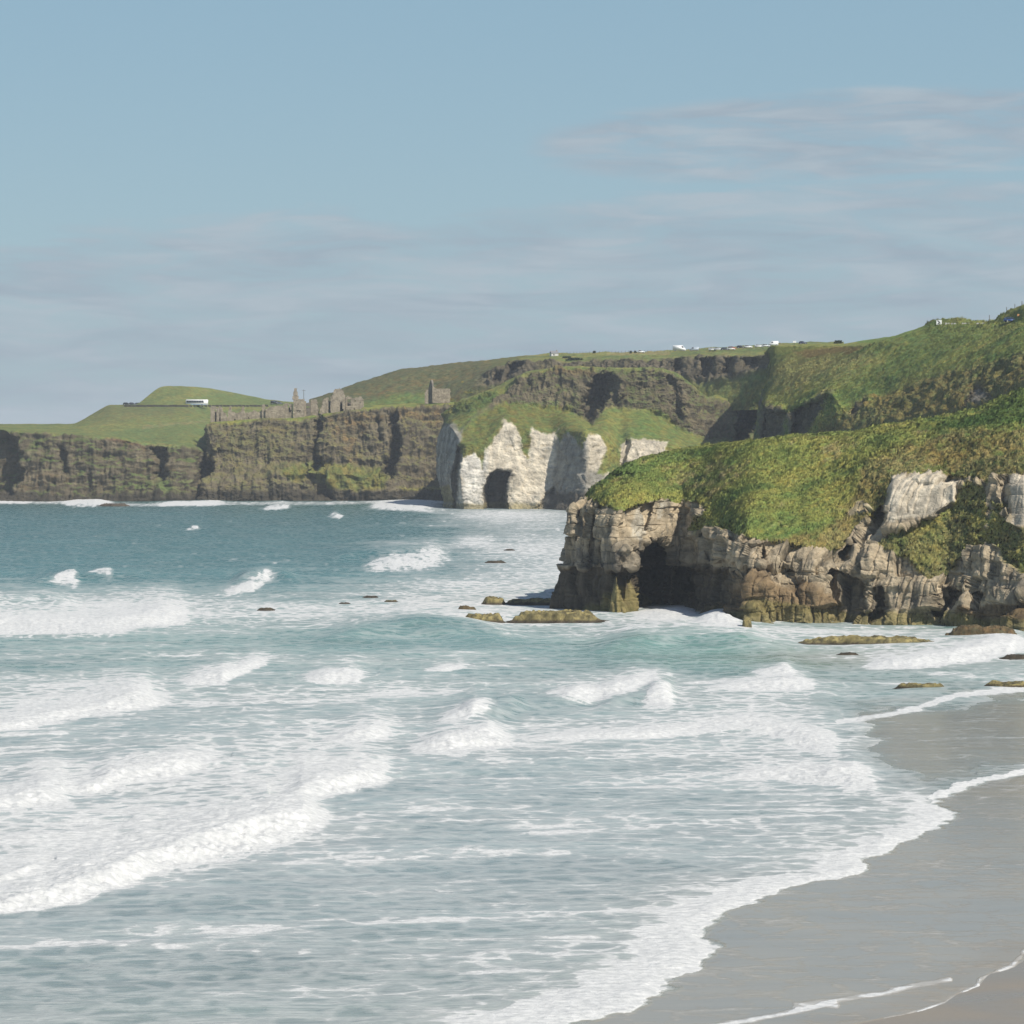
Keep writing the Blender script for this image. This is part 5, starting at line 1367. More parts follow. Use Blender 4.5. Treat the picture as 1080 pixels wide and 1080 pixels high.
def build_castle():
    d = 1690.0
    b = tuple(wpos(230, 449, d)); e = ruin('ruined_tower', 'jagged ruined tower stump with tall dark slits at the castle left end', b)
    ruin_wall('wall', e, [(222, 450), (222, 430), (224, 428), (227, 429), (229.5, 431), (231, 428.5), (234, 430), (235, 434), (238, 436), (240, 441), (240, 450)], d, b, STONE,
              [[(226.5, 448), (226.3, 432), (228, 432), (228.2, 448)], [(231.2, 448), (231.2, 435), (233, 433), (233, 448)]], seed=1)
    ruin_wall('wall', e, [(223, 450), (223, 433), (231, 434), (240, 440), (240, 450)], d + 3.2, b, STONE_D, seed=2)
    side_wall('wall', e, b, 222.2, 432, 450, d, 1.6, STONE_D)
    b = tuple(wpos(260, 446, d)); e = ruin('curtain_wall', 'long low broken curtain wall along the bluff edge beside the tower stump', b)
    ruin_wall('wall', e, [(240.3, 448), (240.3, 436), (242, 428.5), (243.6, 428.5), (244.5, 434), (250, 436), (254, 434), (255.5, 428), (257, 428), (258, 435), (264, 435), (268, 433), (272, 435), (276, 433), (276, 447)], d + 1, b, STONE,
              [[(247, 446), (247, 442), (248, 442), (248, 446)], [(262, 444), (262, 440), (263, 440), (263, 444)]], seed=4)
    ruin_wall('wall', e, [(242, 448), (242, 438), (274, 437), (274, 447)], d + 4, b, STONE_D, seed=14)
    b = tuple(wpos(278, 444, d)); e = ruin('ruined_pillar', 'slim standing pillar of masonry between the two lengths of curtain wall', b)
    ruin_wall('wall', e, [(276.3, 446), (276.3, 427.5), (278, 426), (279.5, 428), (279.5, 446)], d, b, STONE, thick=1.5, seed=5)
    b = tuple(wpos(296, 444, d)); e = ruin('curtain_wall', 'higher curtain wall with a slanting dark doorway left of the chimney gable', b)
    ruin_wall('wall', e, [(280, 446), (280, 432), (285, 429), (292, 428), (298, 428), (301, 425), (306, 426.5), (309, 426), (309, 445), (300, 446)], d - 1, b, STONE,
              [[(302.8, 427.5), (304.6, 427), (307.5, 434.5), (305, 435)]], seed=6)
    ruin_wall('wall', e, [(282, 446), (282, 433), (308, 430), (308, 446)], d + 2.6, b, STONE_D, seed=7)
    b = tuple(wpos(316, 444, d)); e = ruin('chimney_gable', 'gable wall rising to one tall pointed chimney stack', b)
    ruin_wall('wall', e, [(309.4, 447), (309.4, 421.3), (321, 421), (321, 448)], d - 2, b, STONE,
              [[(312.5, 434), (312.5, 432.7), (317, 432.7), (317, 434)]], seed=8)
    ruin_wall('chimney', e, [(308.4, 421.2), (309.5, 414), (311, 409), (312.3, 409.3), (314, 416), (314.6, 421.2)], d - 1.2, b, STONE, thick=1.6, seed=9)
    ruin_wall('wall', e, [(310, 448), (310, 424), (320, 423), (320, 448)], d + 2.2, b, STONE_D, seed=10)
    side_wall('wall', e, b, 320.0, 423, 447, d - 2, 2.6, STONE)
    b = tuple(wpos(326, 445, d)); e = ruin('low_ruin', 'low broken wall with small dark openings right of the chimney gable', b)
    ruin_wall('wall', e, [(321.3, 449), (321.3, 428), (324, 425), (327.6, 424), (327.6, 449)], d, b, STONE_D,
              [[(321.6, 445), (322, 440), (325, 440), (325, 447)], [(321.8, 430.5), (321.8, 428.5), (327, 428.6), (327, 430.2)]], seed=11)
    ruin_wall('wall', e, [(321.5, 449), (321.5, 432), (327.4, 432), (327.4, 449)], d + 3, b, STONE_D, seed=31)
    b = tuple(wpos(331, 440, d)); e = ruin('ruined_tower', 'narrow square tower fragment left of the dark cliff cleft', b)
    ruin_wall('wall', e, [(327.9, 447), (327.9, 422), (331, 420.5), (334.4, 422), (334.8, 428), (336.5, 436), (336.5, 446)], d + 1, b, STONE, seed=12)
    ruin_wall('wall', e, [(328.2, 446), (328.2, 424), (334, 424), (335, 446)], d + 7, b, STONE_D, seed=13)
    b = tuple(wpos(360, 438, d)); e = ruin('manor_house_ruin', 'tall ruined manor front with a peaked gable and a big dark window', b)
    ruin_wall('wall', e, [(338.5, 440), (337.5, 432), (339.5, 428), (341, 421), (344, 419.5), (346.6, 420), (346.6, 440)], d, b, STONE, seed=15)
    ruin_wall('wall', e, [(348.6, 440), (348.6, 419), (350.5, 417.5), (352, 412), (354, 410.3), (359, 410), (362, 411.5), (363.4, 416.5), (364.2, 418), (364.2, 440)], d - 1, b, STONE,
              [[(358.2, 437.3), (358.2, 424.5), (359.7, 423.2), (361, 424.5), (362.2, 437)]], seed=16)
    ruin_wall('wall', e, [(364.6, 438), (364.6, 420), (366, 417.8), (370.2, 417.8), (371, 420.5), (374, 420), (376, 419), (381, 418.5), (383, 421), (383.5, 428), (380, 432), (374, 434), (372, 438)], d, b, STONE,
              [[(366.3, 427.8), (366.3, 421), (369.8, 421), (370, 427.8)], [(379.3, 425.5), (379.3, 424), (381, 424), (381, 425.5)], [(368.8, 434), (368.8, 431.8), (370, 431.8), (370, 434)], [(373, 432.4), (373, 430.8), (374.2, 430.8), (374.2, 432.4)], [(374, 423.5), (374, 422), (375, 422), (375, 423.5)]], seed=17)
    ruin_wall('wall', e, [(340, 440), (340, 424), (346, 423), (362, 420), (372, 423), (382, 424), (381, 434), (372, 440)], d + 3.2, b, STONE_D, [[(366, 424), (366, 420), (370, 420), (370, 424)]], seed=18)
    side_wall('wall', e, b, 362.6, 419, 439, d - 1, 2.6, STONE_D)
    side_wall('wall', e, b, 339.0, 426, 439, d, 1.6, STONE_D)
    # inland ruin
    d2 = 1712.0
    b = tuple(wpos(462, 424, d2)); e = ruin('gabled_ruin', 'roofless stone ruin with a steep dark pointed gable on the heath', b, 'ruin', 'ruins on the heath')
    ruin_wall('wall', e, [(456, 425), (456, 408), (458, 408.5), (459, 409.5), (464, 410), (475, 410), (475, 425)], d2, b, STONE, [[(463.2, 420), (463.2, 418.6), (464.4, 418.6), (464.4, 420)]], seed=20)
    ruin_wall('wall', e, [(448, 426), (448, 416), (449, 411.5), (451.5, 410), (451.8, 426)], d2 + 2, b, STONE, seed=21)
    bm = bmesh.new()                                   # gable end, turned away from the sun
    A = wpos(451.9, 425.5, d2 + 4); B = wpos(456.0, 425.5, d2 + 0.0)
    C_ = wpos(456.0, 408, d2 + 0.0); D_ = wpos(454.6, 400.6, d2 + 1.4); E_ = wpos(453.6, 402.5, d2 + 2.4); F_ = wpos(451.9, 410, d2 + 4)
    ring = [Vector(q) - Vector(b) for q in (A, B, C_, D_, E_, F_)]
    f0 = [bm.verts.new(q) for q in ring]; f1 = [bm.verts.new(q + Vector((0.9, 0.9, 0))) for q in ring]
    bm.faces.new(f0); bm.faces.new(f1[::-1])
    for i in range(6):
        bm.faces.new((f0[i], f0[(i + 1) % 6], f1[(i + 1) % 6], f1[i]))
    obj_bm('gable', bm, STONE_D, e)


# ------------------------------------------------ vehicles
GLASS = plain('dark_window_glass', (0.02, 0.025, 0.03), 0.08, 0, 0.05, 1, 0.5)
RUBBER = plain('tyre_rubber', (0.02, 0.02, 0.02), 0.8)
PAINT = {}


def paint(nm, rgb):
    if nm not in PAINT:
        PAINT[nm] = plain(nm + '_paint', rgb, 0.35, 0, 0.04, 1.5)
    return PAINT[nm]


def prism(bm, prof, w):
    a = [bm.verts.new((x, -w / 2, z)) for x, z in prof]; b = [bm.verts.new((x, w / 2, z)) for x, z in prof]
    bm.faces.new(a); bm.faces.new(b[::-1])
    n = len(prof)
    for i in range(n):
        bm.faces.new((a[i], b[i], b[(i + 1) % n], a[(i + 1) % n]))
    return a + b


def wheels(parent, xs, w, r):
    for x in xs:
        for sgn in (-1, 1):
            bm = bmesh.new()
            bm_cyl(bm, (x, sgn * (w / 2 - 0.12), r), (x, sgn * (w / 2 + 0.02), r), r, r, 14)
            wh = obj_bm('wheel', bm, RUBBER, parent)
            bm = bmesh.new()
            bm_cyl(bm, (x, sgn * (w / 2 + 0.021), r), (x, sgn * (w / 2 + 0.035), r), r * 0.55, r * 0.5, 12)
            obj_bm('rim', bm, paint('silver', (0.5, 0.5, 0.5)), wh)


def car(loc, rz, col, label, group, L=4.2, hgt=1.45, style='hatch'):
    e = tag(empty('parked_car', loc, rz), label, 'car', group)
    h = L / 2; w = 1.76
    bm = bmesh.new()
    prof = [(-h, 0.35), (-h, 0.85), (-h + .1, 0.92), (h - 1.05, 0.90), (h - .1, 0.72), (h, 0.55), (h - .03, 0.28), (-h + .05, 0.28)]
    vs = prism(bm, prof, w)
    bmesh.ops.bevel(bm, geom=bm.edges[:], offset=0.05, segments=2, affect='EDGES')
    bk = -h + (0.15 if style == 'hatch' else 0.75)
    a = prism(bm, [(bk + .42, hgt), (h - 2.15, hgt), (h - 1.95, hgt - 0.05), (bk + .35, hgt - 0.06)], w - 0.36)   # roof
    for sx in ((bk, bk + .38), (h - 1.15, h - 2.02), (-.15, -.15)):
        for sy in (-1, 1):
            bm_cyl(bm, (sx[0], sy * (w / 2 - .12), .9), (sx[1], sy * (w / 2 - .2), hgt - .03), .05, .05, 6)
    obj_bm('body', bm, col, e, True)
    bm = bmesh.new()
    top = [(bk + .41, hgt - .062), (h - 2.05, hgt - .062)]
    va = [bm.verts.new((x, sy * (w / 2 - (.10 if z < 1 else .19)), z)) for sy in (-1, 1) for x, z in ((bk + .05, .9), (h - 1.2, .9), top[1], top[0])]
    for f in ((0, 1, 2, 3), (7, 6, 5, 4), (0, 4, 5, 1), (1, 5, 6, 2), (2, 6, 7, 3), (3, 7, 4, 0)):
        bm.faces.new([va[i] for i in f])
    obj_bm('window', bm, GLASS, e)
    wheels(e, (-h + .8, h - .85), w, .32)
    for sy in (-1, 1):
        bm = bmesh.new()
        bm_box(bm, h - .06, h + .012, sy * .62 - .17, sy * .62 + .17, .58, .70, 0.02)
        obj_bm('headlight', bm, paint('lamp_glass', (0.7, 0.7, 0.68)), e)
    return e


def van(loc, rz, col, label, group, L=5.6, hgt=2.5, w=2.0, cab=True):
    e = tag(empty('parked_van', loc, rz), label, 'van', group)
    h = L / 2
    bm = bmesh.new()
    prism(bm, [(-h, .35), (-h, hgt - .05), (-h + .1, hgt), (h - 1.55, hgt), (h - .95, hgt * .62), (h - .12, hgt * .46), (h, hgt * .34), (h, .32)], w)
    bmesh.ops.bevel(bm, geom=bm.edges[:], offset=0.06, segments=2, affect='EDGES')
    obj_bm('body', bm, col, e, True)
    for sy in (-1, 1):
        bm = bmesh.new()
        y = sy * (w / 2 + .004)
        f = [bm.verts.new((x, y, z)) for x, z in ((h - 1.05, hgt * .60), (h - 1.55, hgt * .88), (h - 2.2, hgt * .88), (h - 2.2, hgt * .60))]
        bm.faces.new(f)
        obj_bm('window', bm, GLASS, e)
    bm = bmesh.new()
    f = [bm.verts.new((x, y, z)) for x, y, z in ((h - 1.46, -w / 2 + .15, hgt * .94), (h - 1.46, w / 2 - .15, hgt * .94), (h - .96, w / 2 - .12, hgt * .65), (h - .96, -w / 2 + .12, hgt * .65))]
    bm.faces.new(f)
    for v in bm.verts: v.co += Vector((.03, 0, .02))
    obj_bm('windscreen', bm, GLASS, e)
    wheels(e, (-h + 1.0, h - 1.0), w, .36)
    return e


def coach(loc, rz, label):
    e = tag(empty('coach', loc, rz), label, 'coach')
    L, w, hg = 12.2, 2.55, 3.5
    h = L / 2
    bm = bmesh.new()
    prism(bm, [(-h, .45), (-h, hg - .15), (-h + .2, hg), (h - .5, hg), (h - .1, hg - .5), (h, 1.2), (h, .4)], w)
    bmesh.ops.bevel(bm, geom=bm.edges[:], offset=0.08, segments=2, affect='EDGES')
    obj_bm('body', bm, paint('white', (0.80, 0.80, 0.80)), e, True)
    for sy in (-1, 1):
        bm = bmesh.new()
        n = 7
        for i in range(n):
            a = -h + 2.3 + i * 1.36
            bm_box(bm, a, a + 1.30, sy * (w / 2 - .02), sy * (w / 2 + .012), 1.75, 2.95, 0.02)
        obj_bm('window', bm, GLASS, e)
        bm = bmesh.new()
        bm_box(bm, -h + 1.2, h - .6, sy * (w / 2 - .02), sy * (w / 2 + .008), 0.75, 1.05)
        obj_bm('stripe', bm, paint('pale_blue', (0.35, 0.45, 0.62)), e)
    bm = bmesh.new()
    f = [bm.verts.new(q) for q in ((h - .07, -w / 2 + .12, hg - .55), (h - .07, w / 2 - .12, hg - .55), (h + .02, w / 2 - .12, 1.35), (h + .02, -w / 2 + .12, 1.35))]
    bm.faces.new(f)
    for v in bm.verts: v.co.x += 0.02
    obj_bm('windscreen', bm, GLASS, e)
    wheels(e, (-h + 3.2, h - 2.3), w, .5)
    return e


def build_vehicles():
    p = FAR_LEFT.at(208, 428.6)
    coach((p.x, p.y - 1.0, p.z + 0.3), math.pi, 'white touring coach with a dark window band on the green field hill')
    g = 'cars on the hill road'
    for i, (x, nm, rgb, lb) in enumerate(((133.5, 'black', (0.02, 0.02, 0.025), 'black car, leftmost of the cars on the field hill road'),
                                          (140, 'slate', (0.06, 0.07, 0.09), 'slate grey car in the middle of three on the field hill road'),
                                          (146.5, 'navy', (0.02, 0.03, 0.07), 'navy car, nearest the coach of three on the field hill road'))):
        p = FAR_LEFT.at(x, 427.8)
        car((p.x, p.y - 0.5, p.z + 0.25), 0.1 * i, paint(nm, rgb), lb, g)
    d = 1705.0
    p = V(295, 428.5, d + 45)
    q = FAR_LEFT.at(294.5, 426.8)
    car((q.x, q.y, q.z + 0.3), 0, paint('dark_blue', (0.03, 0.05, 0.09)), 'dark blue car parked behind the castle curtain wall', 'cars by the castle', L=4.6)
    q = FAR_LEFT.at(290, 427)
    van((q.x, q.y, q.z + 0.3), 0, paint('slate', (0.06, 0.07, 0.09)), 'dark van with pale front parked behind the castle curtain wall', 'cars by the castle', 5.0, 2.1)
    # car park on the clifftop
    g = 'vehicles in the clifftop car park'

    def put(x, lift=0.25, dy=0.0):
        y = np.interp(x, [640, 707, 760, 800, 850], [372.6, 371.2, 370.2, 367.2, 363.4])
        q = PLATEAU.at(x, y)
        return (q.x, q.y + dy, q.z + lift)
    van(put(716), 0, paint('white', (0.80, 0.80, 0.80)), 'big white box van at the left end of the clifftop car park', g, 6.6, 3.0, 2.3)
    van(put(732, 0.2, -3), math.pi, paint('silver_blue', (0.35, 0.40, 0.45)), 'silver blue van parked right beside the big white box van', g, 4.9, 2.1, 1.9)
    car(put(751.5), 0.15, paint('white', (0.8, 0.8, 0.8)), 'white car alone between the silver van and the dark cars', g)
    car(put(758, 0.45, 4), 0.1, paint('pearl', (0.6, 0.62, 0.63)), 'pale car half hidden behind a white car in the car park', g)
    car(put(765, 0.3, 2), -0.1, paint('slate', (0.06, 0.07, 0.09)), 'dark grey car left of the red car in the car park', g)
    car(put(772.5, 0.5, 3), 0.2, paint('red', (0.35, 0.05, 0.035)), 'red car in the middle of the clifftop car park', g)
    car(put(770, -0.1, -6), 0.05, paint('cream', (0.68, 0.66, 0.6)), 'cream car parked in front of the red car', g)
    car(put(782, 0.6, 4), 0, paint('black', (0.02, 0.02, 0.025)), 'black car right of the red car in the car park', g)
    car(put(789.5, 0.4), -0.1, paint('white', (0.8, 0.8, 0.8)), 'white car right beside the black one in the car park', g)
    car(put(800.5, 0.3), 0.1, paint('white', (0.8, 0.8, 0.8)), 'white car standing alone right of the parked pair', g)
    car(put(808, 0.3), 0.1, paint('pearl', (0.6, 0.62, 0.63)), 'pearl white car just left of the tall white van', g)
    van(put(816, 0.5), math.pi, paint('white', (0.8, 0.8, 0.8)), 'tall white van with dark side at the right end of the car park', g, 4.8, 2.4)
    car(put(822.5, 0.4), 0.3, paint('red', (0.35, 0.05, 0.035)), 'red car at the right end beside the tall white van', g, 3.6)
    car(put(847, 0.25), 0.1, paint('navy', (0.02, 0.03, 0.07)), 'dark navy car by itself on the ridge right of the car park', g, 3.9)
    q = HILL.at(1066.5, 341.2)
    car((q.x, q.y + 1.5, q.z + 0.45), 0.15, paint('deep_blue', (0.02, 0.06, 0.20)), 'deep blue car below the grassy bank at the right edge', 'cars on the hill road')


# ------------------------------------------------ small things along the skyline
WOOD = plain('weathered_post', (0.10, 0.085, 0.065), 0.9)
WHITE = plain('white_board', (0.80, 0.80, 0.78), 0.5, 0, 0.03)
BLACK = plain('black_board', (0.015, 0.015, 0.015), 0.5)


def build_small():
    # chevron bend sign
    q = HILL.at(990.5, 343.0)
    e = tag(empty('bend_sign', (q.x, q.y, q.z - 0.1), 0), 'white square bend sign with a black mark on the skyline', 'sign')
    bm = bmesh.new(); bm_box(bm, -.85, .85, -.04, .04, .25, 1.75, 0.01); obj_bm('board', bm, WHITE, e)
    bm = bmesh.new()
    prism(bm, [(-.70, .40), (-.05, 1.0), (-.70, 1.60), (-.25, 1.60), (.42, 1.0), (-.25, .40)], 0.02)
    for v in bm.verts: v.co.y += -0.052
    obj_bm('chevron', bm, BLACK, e)
    for x in (-.5, .5):
        bm = bmesh.new(); bm_cyl(bm, (x, .08, -.4), (x, .08, 1.6), .035, .035, 8); obj_bm('post', bm, plain('galvanised_post', (0.45, 0.46, 0.46), 0.5, 0.5), e)
    # low wall beside the road on the crest
    bm = bmesh.new()
    pts = [HILL.at(x, 341.9) for x in np.arange(993.5, 1040, 3.0)]
    for a, b in zip(pts[:-1], pts[1:]):
        c = (a + b) / 2
        bm_box(bm, c.x - abs(b.x - a.x) / 2 + .003, c.x + abs(b.x - a.x) / 2, c.y - .2, c.y + .2, c.z - 0.6, c.z + 0.42)
    tag(obj_bm('roadside_wall', bm, plain('pale_stone_wall', (0.42, 0.41, 0.38), 0.9)), 'low pale wall beside the road along the right skyline', 'wall')
    # posts
    base = None
    posts = [(1043.4, 340.5, 2.4, 'tall dark post at the foot of the bank on the right skyline'), (1061.5, 327.5, 1.2, 'short fence post, leftmost of three up on the bank'),
             (1070.5, 324.2, 1.2, 'short fence post, middle of three up on the bank'), (1077.5, 322.0, 1.2, 'short fence post, rightmost of three up on the bank')]
    for i, (x, y, h, lb) in enumerate(posts):
        q = HILL.at(x, y)
        bm = bmesh.new(); bm_cyl(bm, (0, 0, -.5), (0, 0, h), .11, .09, 8); bm_cyl(bm, (0, 0, h), (0, 0, h + .08), .09, .03, 8)
        o = obj_bm('fence_post', bm, WOOD); o.location = q
        tag(o, lb, 'post', 'posts along the skyline road')
    # marker sign behind the blue car
    q = HILL.at(1074, 335.5)
    e = tag(empty('marker_sign', q), 'small orange sign on a post behind the blue car', 'sign')
    bm = bmesh.new(); bm_box(bm, -.4, .4, -.03, .03, .5, 1.2, .01); obj_bm('board', bm, plain('orange_board', (0.62, 0.30, 0.10), 0.6), e)
    bm = bmesh.new(); bm_cyl(bm, (0, .06, -.3), (0, .06, 1.15), .04, .04, 8); obj_bm('post', bm, WOOD, e)
    # signs by the car park
    for x, y, w_, h_, lb, nm in ((838, 363.6, .8, .7, 'small white sign on a post right of the clifftop car park', 'WHITE'),):
        q = PLATEAU.at(x, y)
        e = tag(empty('road_sign', q), lb, 'sign')
        bm = bmesh.new(); bm_box(bm, -w_, w_, -.04, .04, .9, .9 + h_ * 1.4, .01); obj_bm('board', bm, WHITE, e)
        bm = bmesh.new(); bm_cyl(bm, (0, .08, -.4), (0, .08, 1.7), .06, .06, 8); obj_bm('post', bm, WOOD, e)
    # fence along the plateau skyline
    q0 = PLATEAU.at(640, 372.6)
    e = tag(empty('wire_fence', q0), 'thin post and wire fence along the clifftop left of the car park', 'fence')
    prev = None
    wires = bmesh.new()
    for x in np.arange(598, 707, 3.4):
        q = PLATEAU.at(x, np.interp(x, [590, 640, 707], [373.6, 372.6, 371.6])) - q0
        bm = bmesh.new(); bm_cyl(bm, (q.x, q.y, q.z - .4), (q.x, q.y, q.z + 1.25), .09, .08, 6)
        obj_bm('post', bm, WOOD, e)
        if prev is not None:
            for hz in (.5, .85, 1.15):
                bm_cyl(wires, (prev.x, prev.y, prev.z + hz), (q.x, q.y, q.z + hz), .012, .012, 4)
        prev = q
    obj_bm('wire', wires, plain('fence_wire', (0.25, 0.25, 0.25), 0.5, 0.6), e)
    # roadside wall and hedge on the far hill
    bm = bmesh.new()
    pts = [FAR_LEFT.at(x, 428.9) for x in np.arange(131, 286, 4.0)]
    for i, (a, b) in enumerate(zip(pts[:-1], pts[1:])):
        c = (a + b) / 2
        bm_box(bm, c.x - abs(b.x - a.x) / 2 + .003, c.x + abs(b.x - a.x) / 2, c.y - .8, c.y - .1, c.z - 1.0, c.z + 0.95 + 0.1 * math.sin(i * 2.1))
    tag(obj_bm('field_wall', bm, plain('dark_stone_wall', (0.07, 0.068, 0.055), 0.95, 0, 0.3, 1.0, 0.1)), 'dark stone wall along the road across the green field hill', 'wall')
    # power pole by the castle
    q = V(320.3, 424, 1700)
    e = tag(empty('utility_pole', q), 'thin utility pole standing behind the castle chimney gable', 'pole')
    bm = bmesh.new(); bm_cyl(bm, (0, 0, -4), (0, 0, 6.2), .13, .10, 8); obj_bm('pole', bm, WOOD, e)
    bm = bmesh.new(); bm_box(bm, -.9, .9, -.06, .06, 5.6, 5.75); obj_bm('crossarm', bm, WOOD, e)
    # cottage and hedge on the plateau
    q = PLATEAU.at(584.5, 375.6)
    e = tag(empty('cottage', q, 0.3), 'tiny pale cottage on the clifftop skyline', 'cottage')
    bm = bmesh.new(); bm_box(bm, -1.9, 1.9, -1.4, 1.4, -.6, 1.5); obj_bm('wall', bm, plain('whitewash', (0.6, 0.58, 0.54), 0.9), e)
    bm = bmesh.new(); r_ = prism(bm, [(-1.65, 1.502), (0, 2.7), (1.65, 1.502)], 4.1)
    bmesh.ops.rotate(bm, verts=bm.verts[:], cent=(0, 0, 0), matrix=Matrix.Rotation(math.pi / 2, 3, 'Z')); obj_bm('roof', bm, plain('slate_roof', (0.2, 0.2, 0.21), 0.8), e)
    bm = bmesh.new(); bm_box(bm, 1.1, 1.6, -.25, .25, 2.0, 3.2); obj_bm('chimney', bm, STONE, e)
    bm = bmesh.new(); bm_box(bm, -.9, -.2, -1.43, -1.38, .3, 1.0); obj_bm('window', bm, GLASS, e)
    hedge_m = plain('dark_hedge', (0.035, 0.05, 0.02), 0.9, 0, 0.4, 1.5, 0.1)
    rr_ = random.Random(5)

    def bush(name, pt, sx, sy, sz, label, cat, group=None, n=140):
        bm = bmesh.new()
        for _ in range(n):
            a = rr_.uniform(0, 6.28); u = rr_.uniform(0, 1) ** .5; zz = rr_.uniform(0, 1)
            c = Vector((math.cos(a) * u * sx * (1 - .35 * zz), math.sin(a) * u * sy * (1 - .35 * zz), sz * zz))
            nrm = Vector((rr_.uniform(-1, 1), rr_.uniform(-1, 1), rr_.uniform(0, 1))).normalized()
            t1 = nrm.orthogonal().normalized(); t2 = nrm.cross(t1)
            r0 = rr_.uniform(.18, .38) * min(1.2, sz)
            bm.faces.new([bm.verts.new(c + t1 * r0 * math.cos(q_) + t2 * r0 * .7 * math.sin(q_)) for q_ in (0, 1.3, 2.6, 3.9, 5.2)])
        o = obj_bm(name, bm, hedge_m); o.location = pt
        return tag(o, label, cat, group)
    for x, y, sx, lb in ((627, 372.6, .75, 'lone small dark gorse bush on the skyline right of the cottage'), (665, 372.6, .6, 'dark gorse bush on the skyline, left of a close pair'),
                         (670, 372.5, .7, 'dark gorse bush on the skyline, right of a close pair')):
        bush('gorse_bush', PLATEAU.at(x, y), sx, .7, 1.15, lb, 'bush', 'bushes on the clifftop skyline')
    car(tuple(PLATEAU.at(676, 372.6) + Vector((0, 0, .1))), 0, paint('white', (0.8, 0.8, 0.8)), 'white car on the skyline just right of the paired bushes', 'cars on the hill road', 3.6)
    bush('gorse_bush', PLATEAU.at(598, 378.5), 3.0, 1.2, 1.2, 'short dark hedge left of the long one below the cottage', 'hedge', 'hedges below the cottage', 260)
    bush('gorse_bush', PLATEAU.at(606, 380.2), 5.0, 1.4, 1.3, 'long dark hedge below the clifftop cottage', 'hedge', 'hedges below the cottage', 420)
    bush('gorse_bush', HILL.at(884, 360.0), 2.0, 1.0, 1.2, 'dark bush on the ridge between navy car and pale field', 'bush', 'bushes on the clifftop skyline', 160)


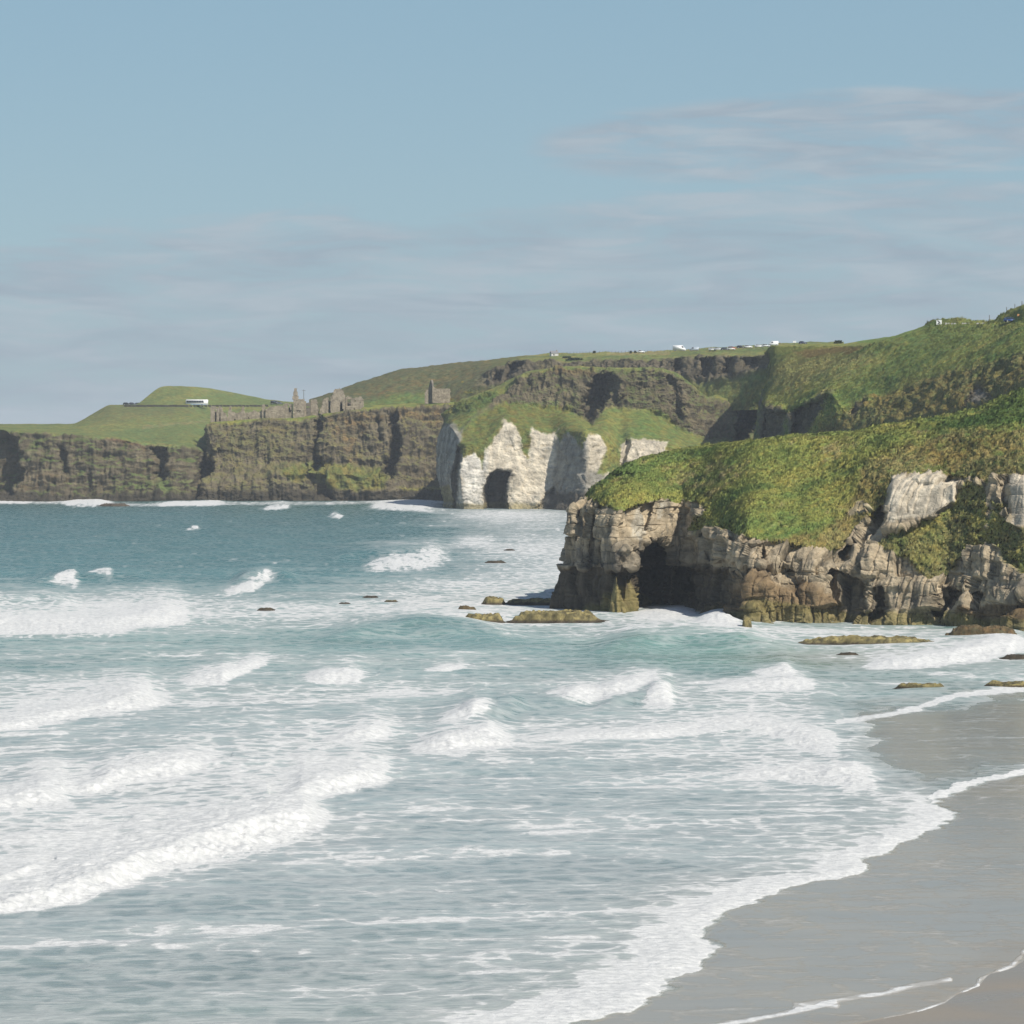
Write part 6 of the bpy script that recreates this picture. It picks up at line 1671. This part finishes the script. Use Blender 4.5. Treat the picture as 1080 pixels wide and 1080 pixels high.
# ------------------------------------------------ rough grass
def grass_tufts(name, L, mask, col, count, hgt, label, seed, mat, near=(0, 1080)):
    """windblown clumps: a few bent blades each, all one mesh"""
    r = np.random.RandomState(seed)
    P = L.P; N = L.normals()
    ok = (mask > 0.55) & (L.X > near[0]) & (L.X < near[1])
    # weight by ground area so the clumps are evenly spread
    du = np.linalg.norm(np.gradient(P, axis=1), axis=-1); dv = np.linalg.norm(np.gradient(P, axis=0), axis=-1)
    fac = np.clip(0.25 + np.abs(N[..., 1]), 0.2, 1.2)
    wgt = (ok * np.clip(du * dv, 0, 3.0) * fac).ravel()
    idx = r.choice(wgt.size, count, p=wgt / wgt.sum())
    p = P.reshape(-1, 3)[idx] + r.normal(0, 0.12, (count, 3)) * [1, 1, 0]
    c0 = col.reshape(-1, 3)[idx]
    B = 5
    nr0 = N.reshape(-1, 3)[idx]
    nr0 = np.where(nr0[:, 2:3] < 0, -nr0, nr0)
    nrs = []
    vs, cs, fs = [], [], []
    clump = 0.75 + 0.55 * (fbm(p[:, 0] / 5, p[:, 1] / 6, 0.3, 2) + 0.4)
    for b in range(B):
        ang = r.uniform(0, 2 * np.pi, count); spread = r.uniform(0.05, 0.30, count)
        base = p + np.stack([np.cos(ang) * spread, np.sin(ang) * spread, np.full(count, -0.08)], -1)
        hh = hgt * clump * r.uniform(0.55, 1.15, count)
        lean = np.stack([0.55 + np.cos(ang) * 0.35, 0.1 + np.sin(ang) * 0.35, 0 * ang], -1) * hh[:, None] * 0.8
        wv = np.stack([np.cos(ang + 1.57), np.sin(ang + 1.57), 0 * ang], -1) * (0.055 + 0.09 * hgt * 0.5)
        midp = base + lean * 0.35 + np.stack([0 * ang, 0 * ang, hh * 0.62], -1)
        tip = base + lean + np.stack([0 * ang, 0 * ang, hh * 0.9], -1)
        k0 = b * count * 5
        vs += [base - wv, base + wv, midp + wv * 0.8, midp - wv * 0.8, tip]
        tone = r.uniform(0.9, 1.12, (count, 1))
        cc = c0 * tone
        cs += [cc * 0.98, cc * 0.98, cc, cc, cc * 1.06 + 0.006]
        nn_ = nr0 + r.normal(0, 0.17, (count, 3))
        nn_ /= np.linalg.norm(nn_, axis=1, keepdims=True)
        nrs += [nn_] * 5
        i = np.arange(count)
        o = k0
        fs += [np.stack([o + i, o + count + i, o + 2 * count + i], -1), np.stack([o + i, o + 2 * count + i, o + 3 * count + i], -1), np.stack([o + 3 * count + i, o + 2 * count + i, o + 4 * count + i], -1)]
    o = mesh_np(name, np.concatenate(vs), np.concatenate(fs), mat, {'Col': np.concatenate(cs), 'lean': np.concatenate(nrs)}, smooth=False)
    return tag(o, label, 'grass', kind='stuff')


def blade_mat():
    m = bpy.data.materials.new('grass_blades')
    m.use_nodes = True
    t = NT(m.node_tree)
    c = t.add('ShaderNodeAttribute', attribute_name='Col').outputs['Color']
    nr = t.add('ShaderNodeAttribute', attribute_name='lean').outputs['Vector']
    c2 = t.mix(1.0, c, (1.85, 1.85, 2.0, 1), 'MULTIPLY')
    d = t.add('ShaderNodeBsdfDiffuse', {'Color': c2, 'Normal': nr})
    tr = t.add('ShaderNodeBsdfTranslucent', {'Color': c2})
    mx = t.add('ShaderNodeMixShader', {0: 0.2, 1: d.outputs[0], 2: tr.outputs[0]})
    t.add('ShaderNodeOutputMaterial', {'Surface': mx.outputs[0]})
    return m


build_rocks()
build_castle()
build_vehicles()
build_small()
BM_ = blade_mat()
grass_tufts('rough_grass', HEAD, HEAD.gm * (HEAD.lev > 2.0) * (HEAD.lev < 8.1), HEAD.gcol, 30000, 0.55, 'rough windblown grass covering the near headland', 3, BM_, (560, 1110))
grass_tufts('hillside_grass', HILL, (1 - HILL.rock_m) * (HILL.lev > 1.0) * (HILL.lev < 5.2) * ((HILL.Y > 366) | (HILL.X > 978)), HILL.colr, 26000, 0.7, 'rough grass and bracken over the right hillside', 4, BM_, (790, 1110))
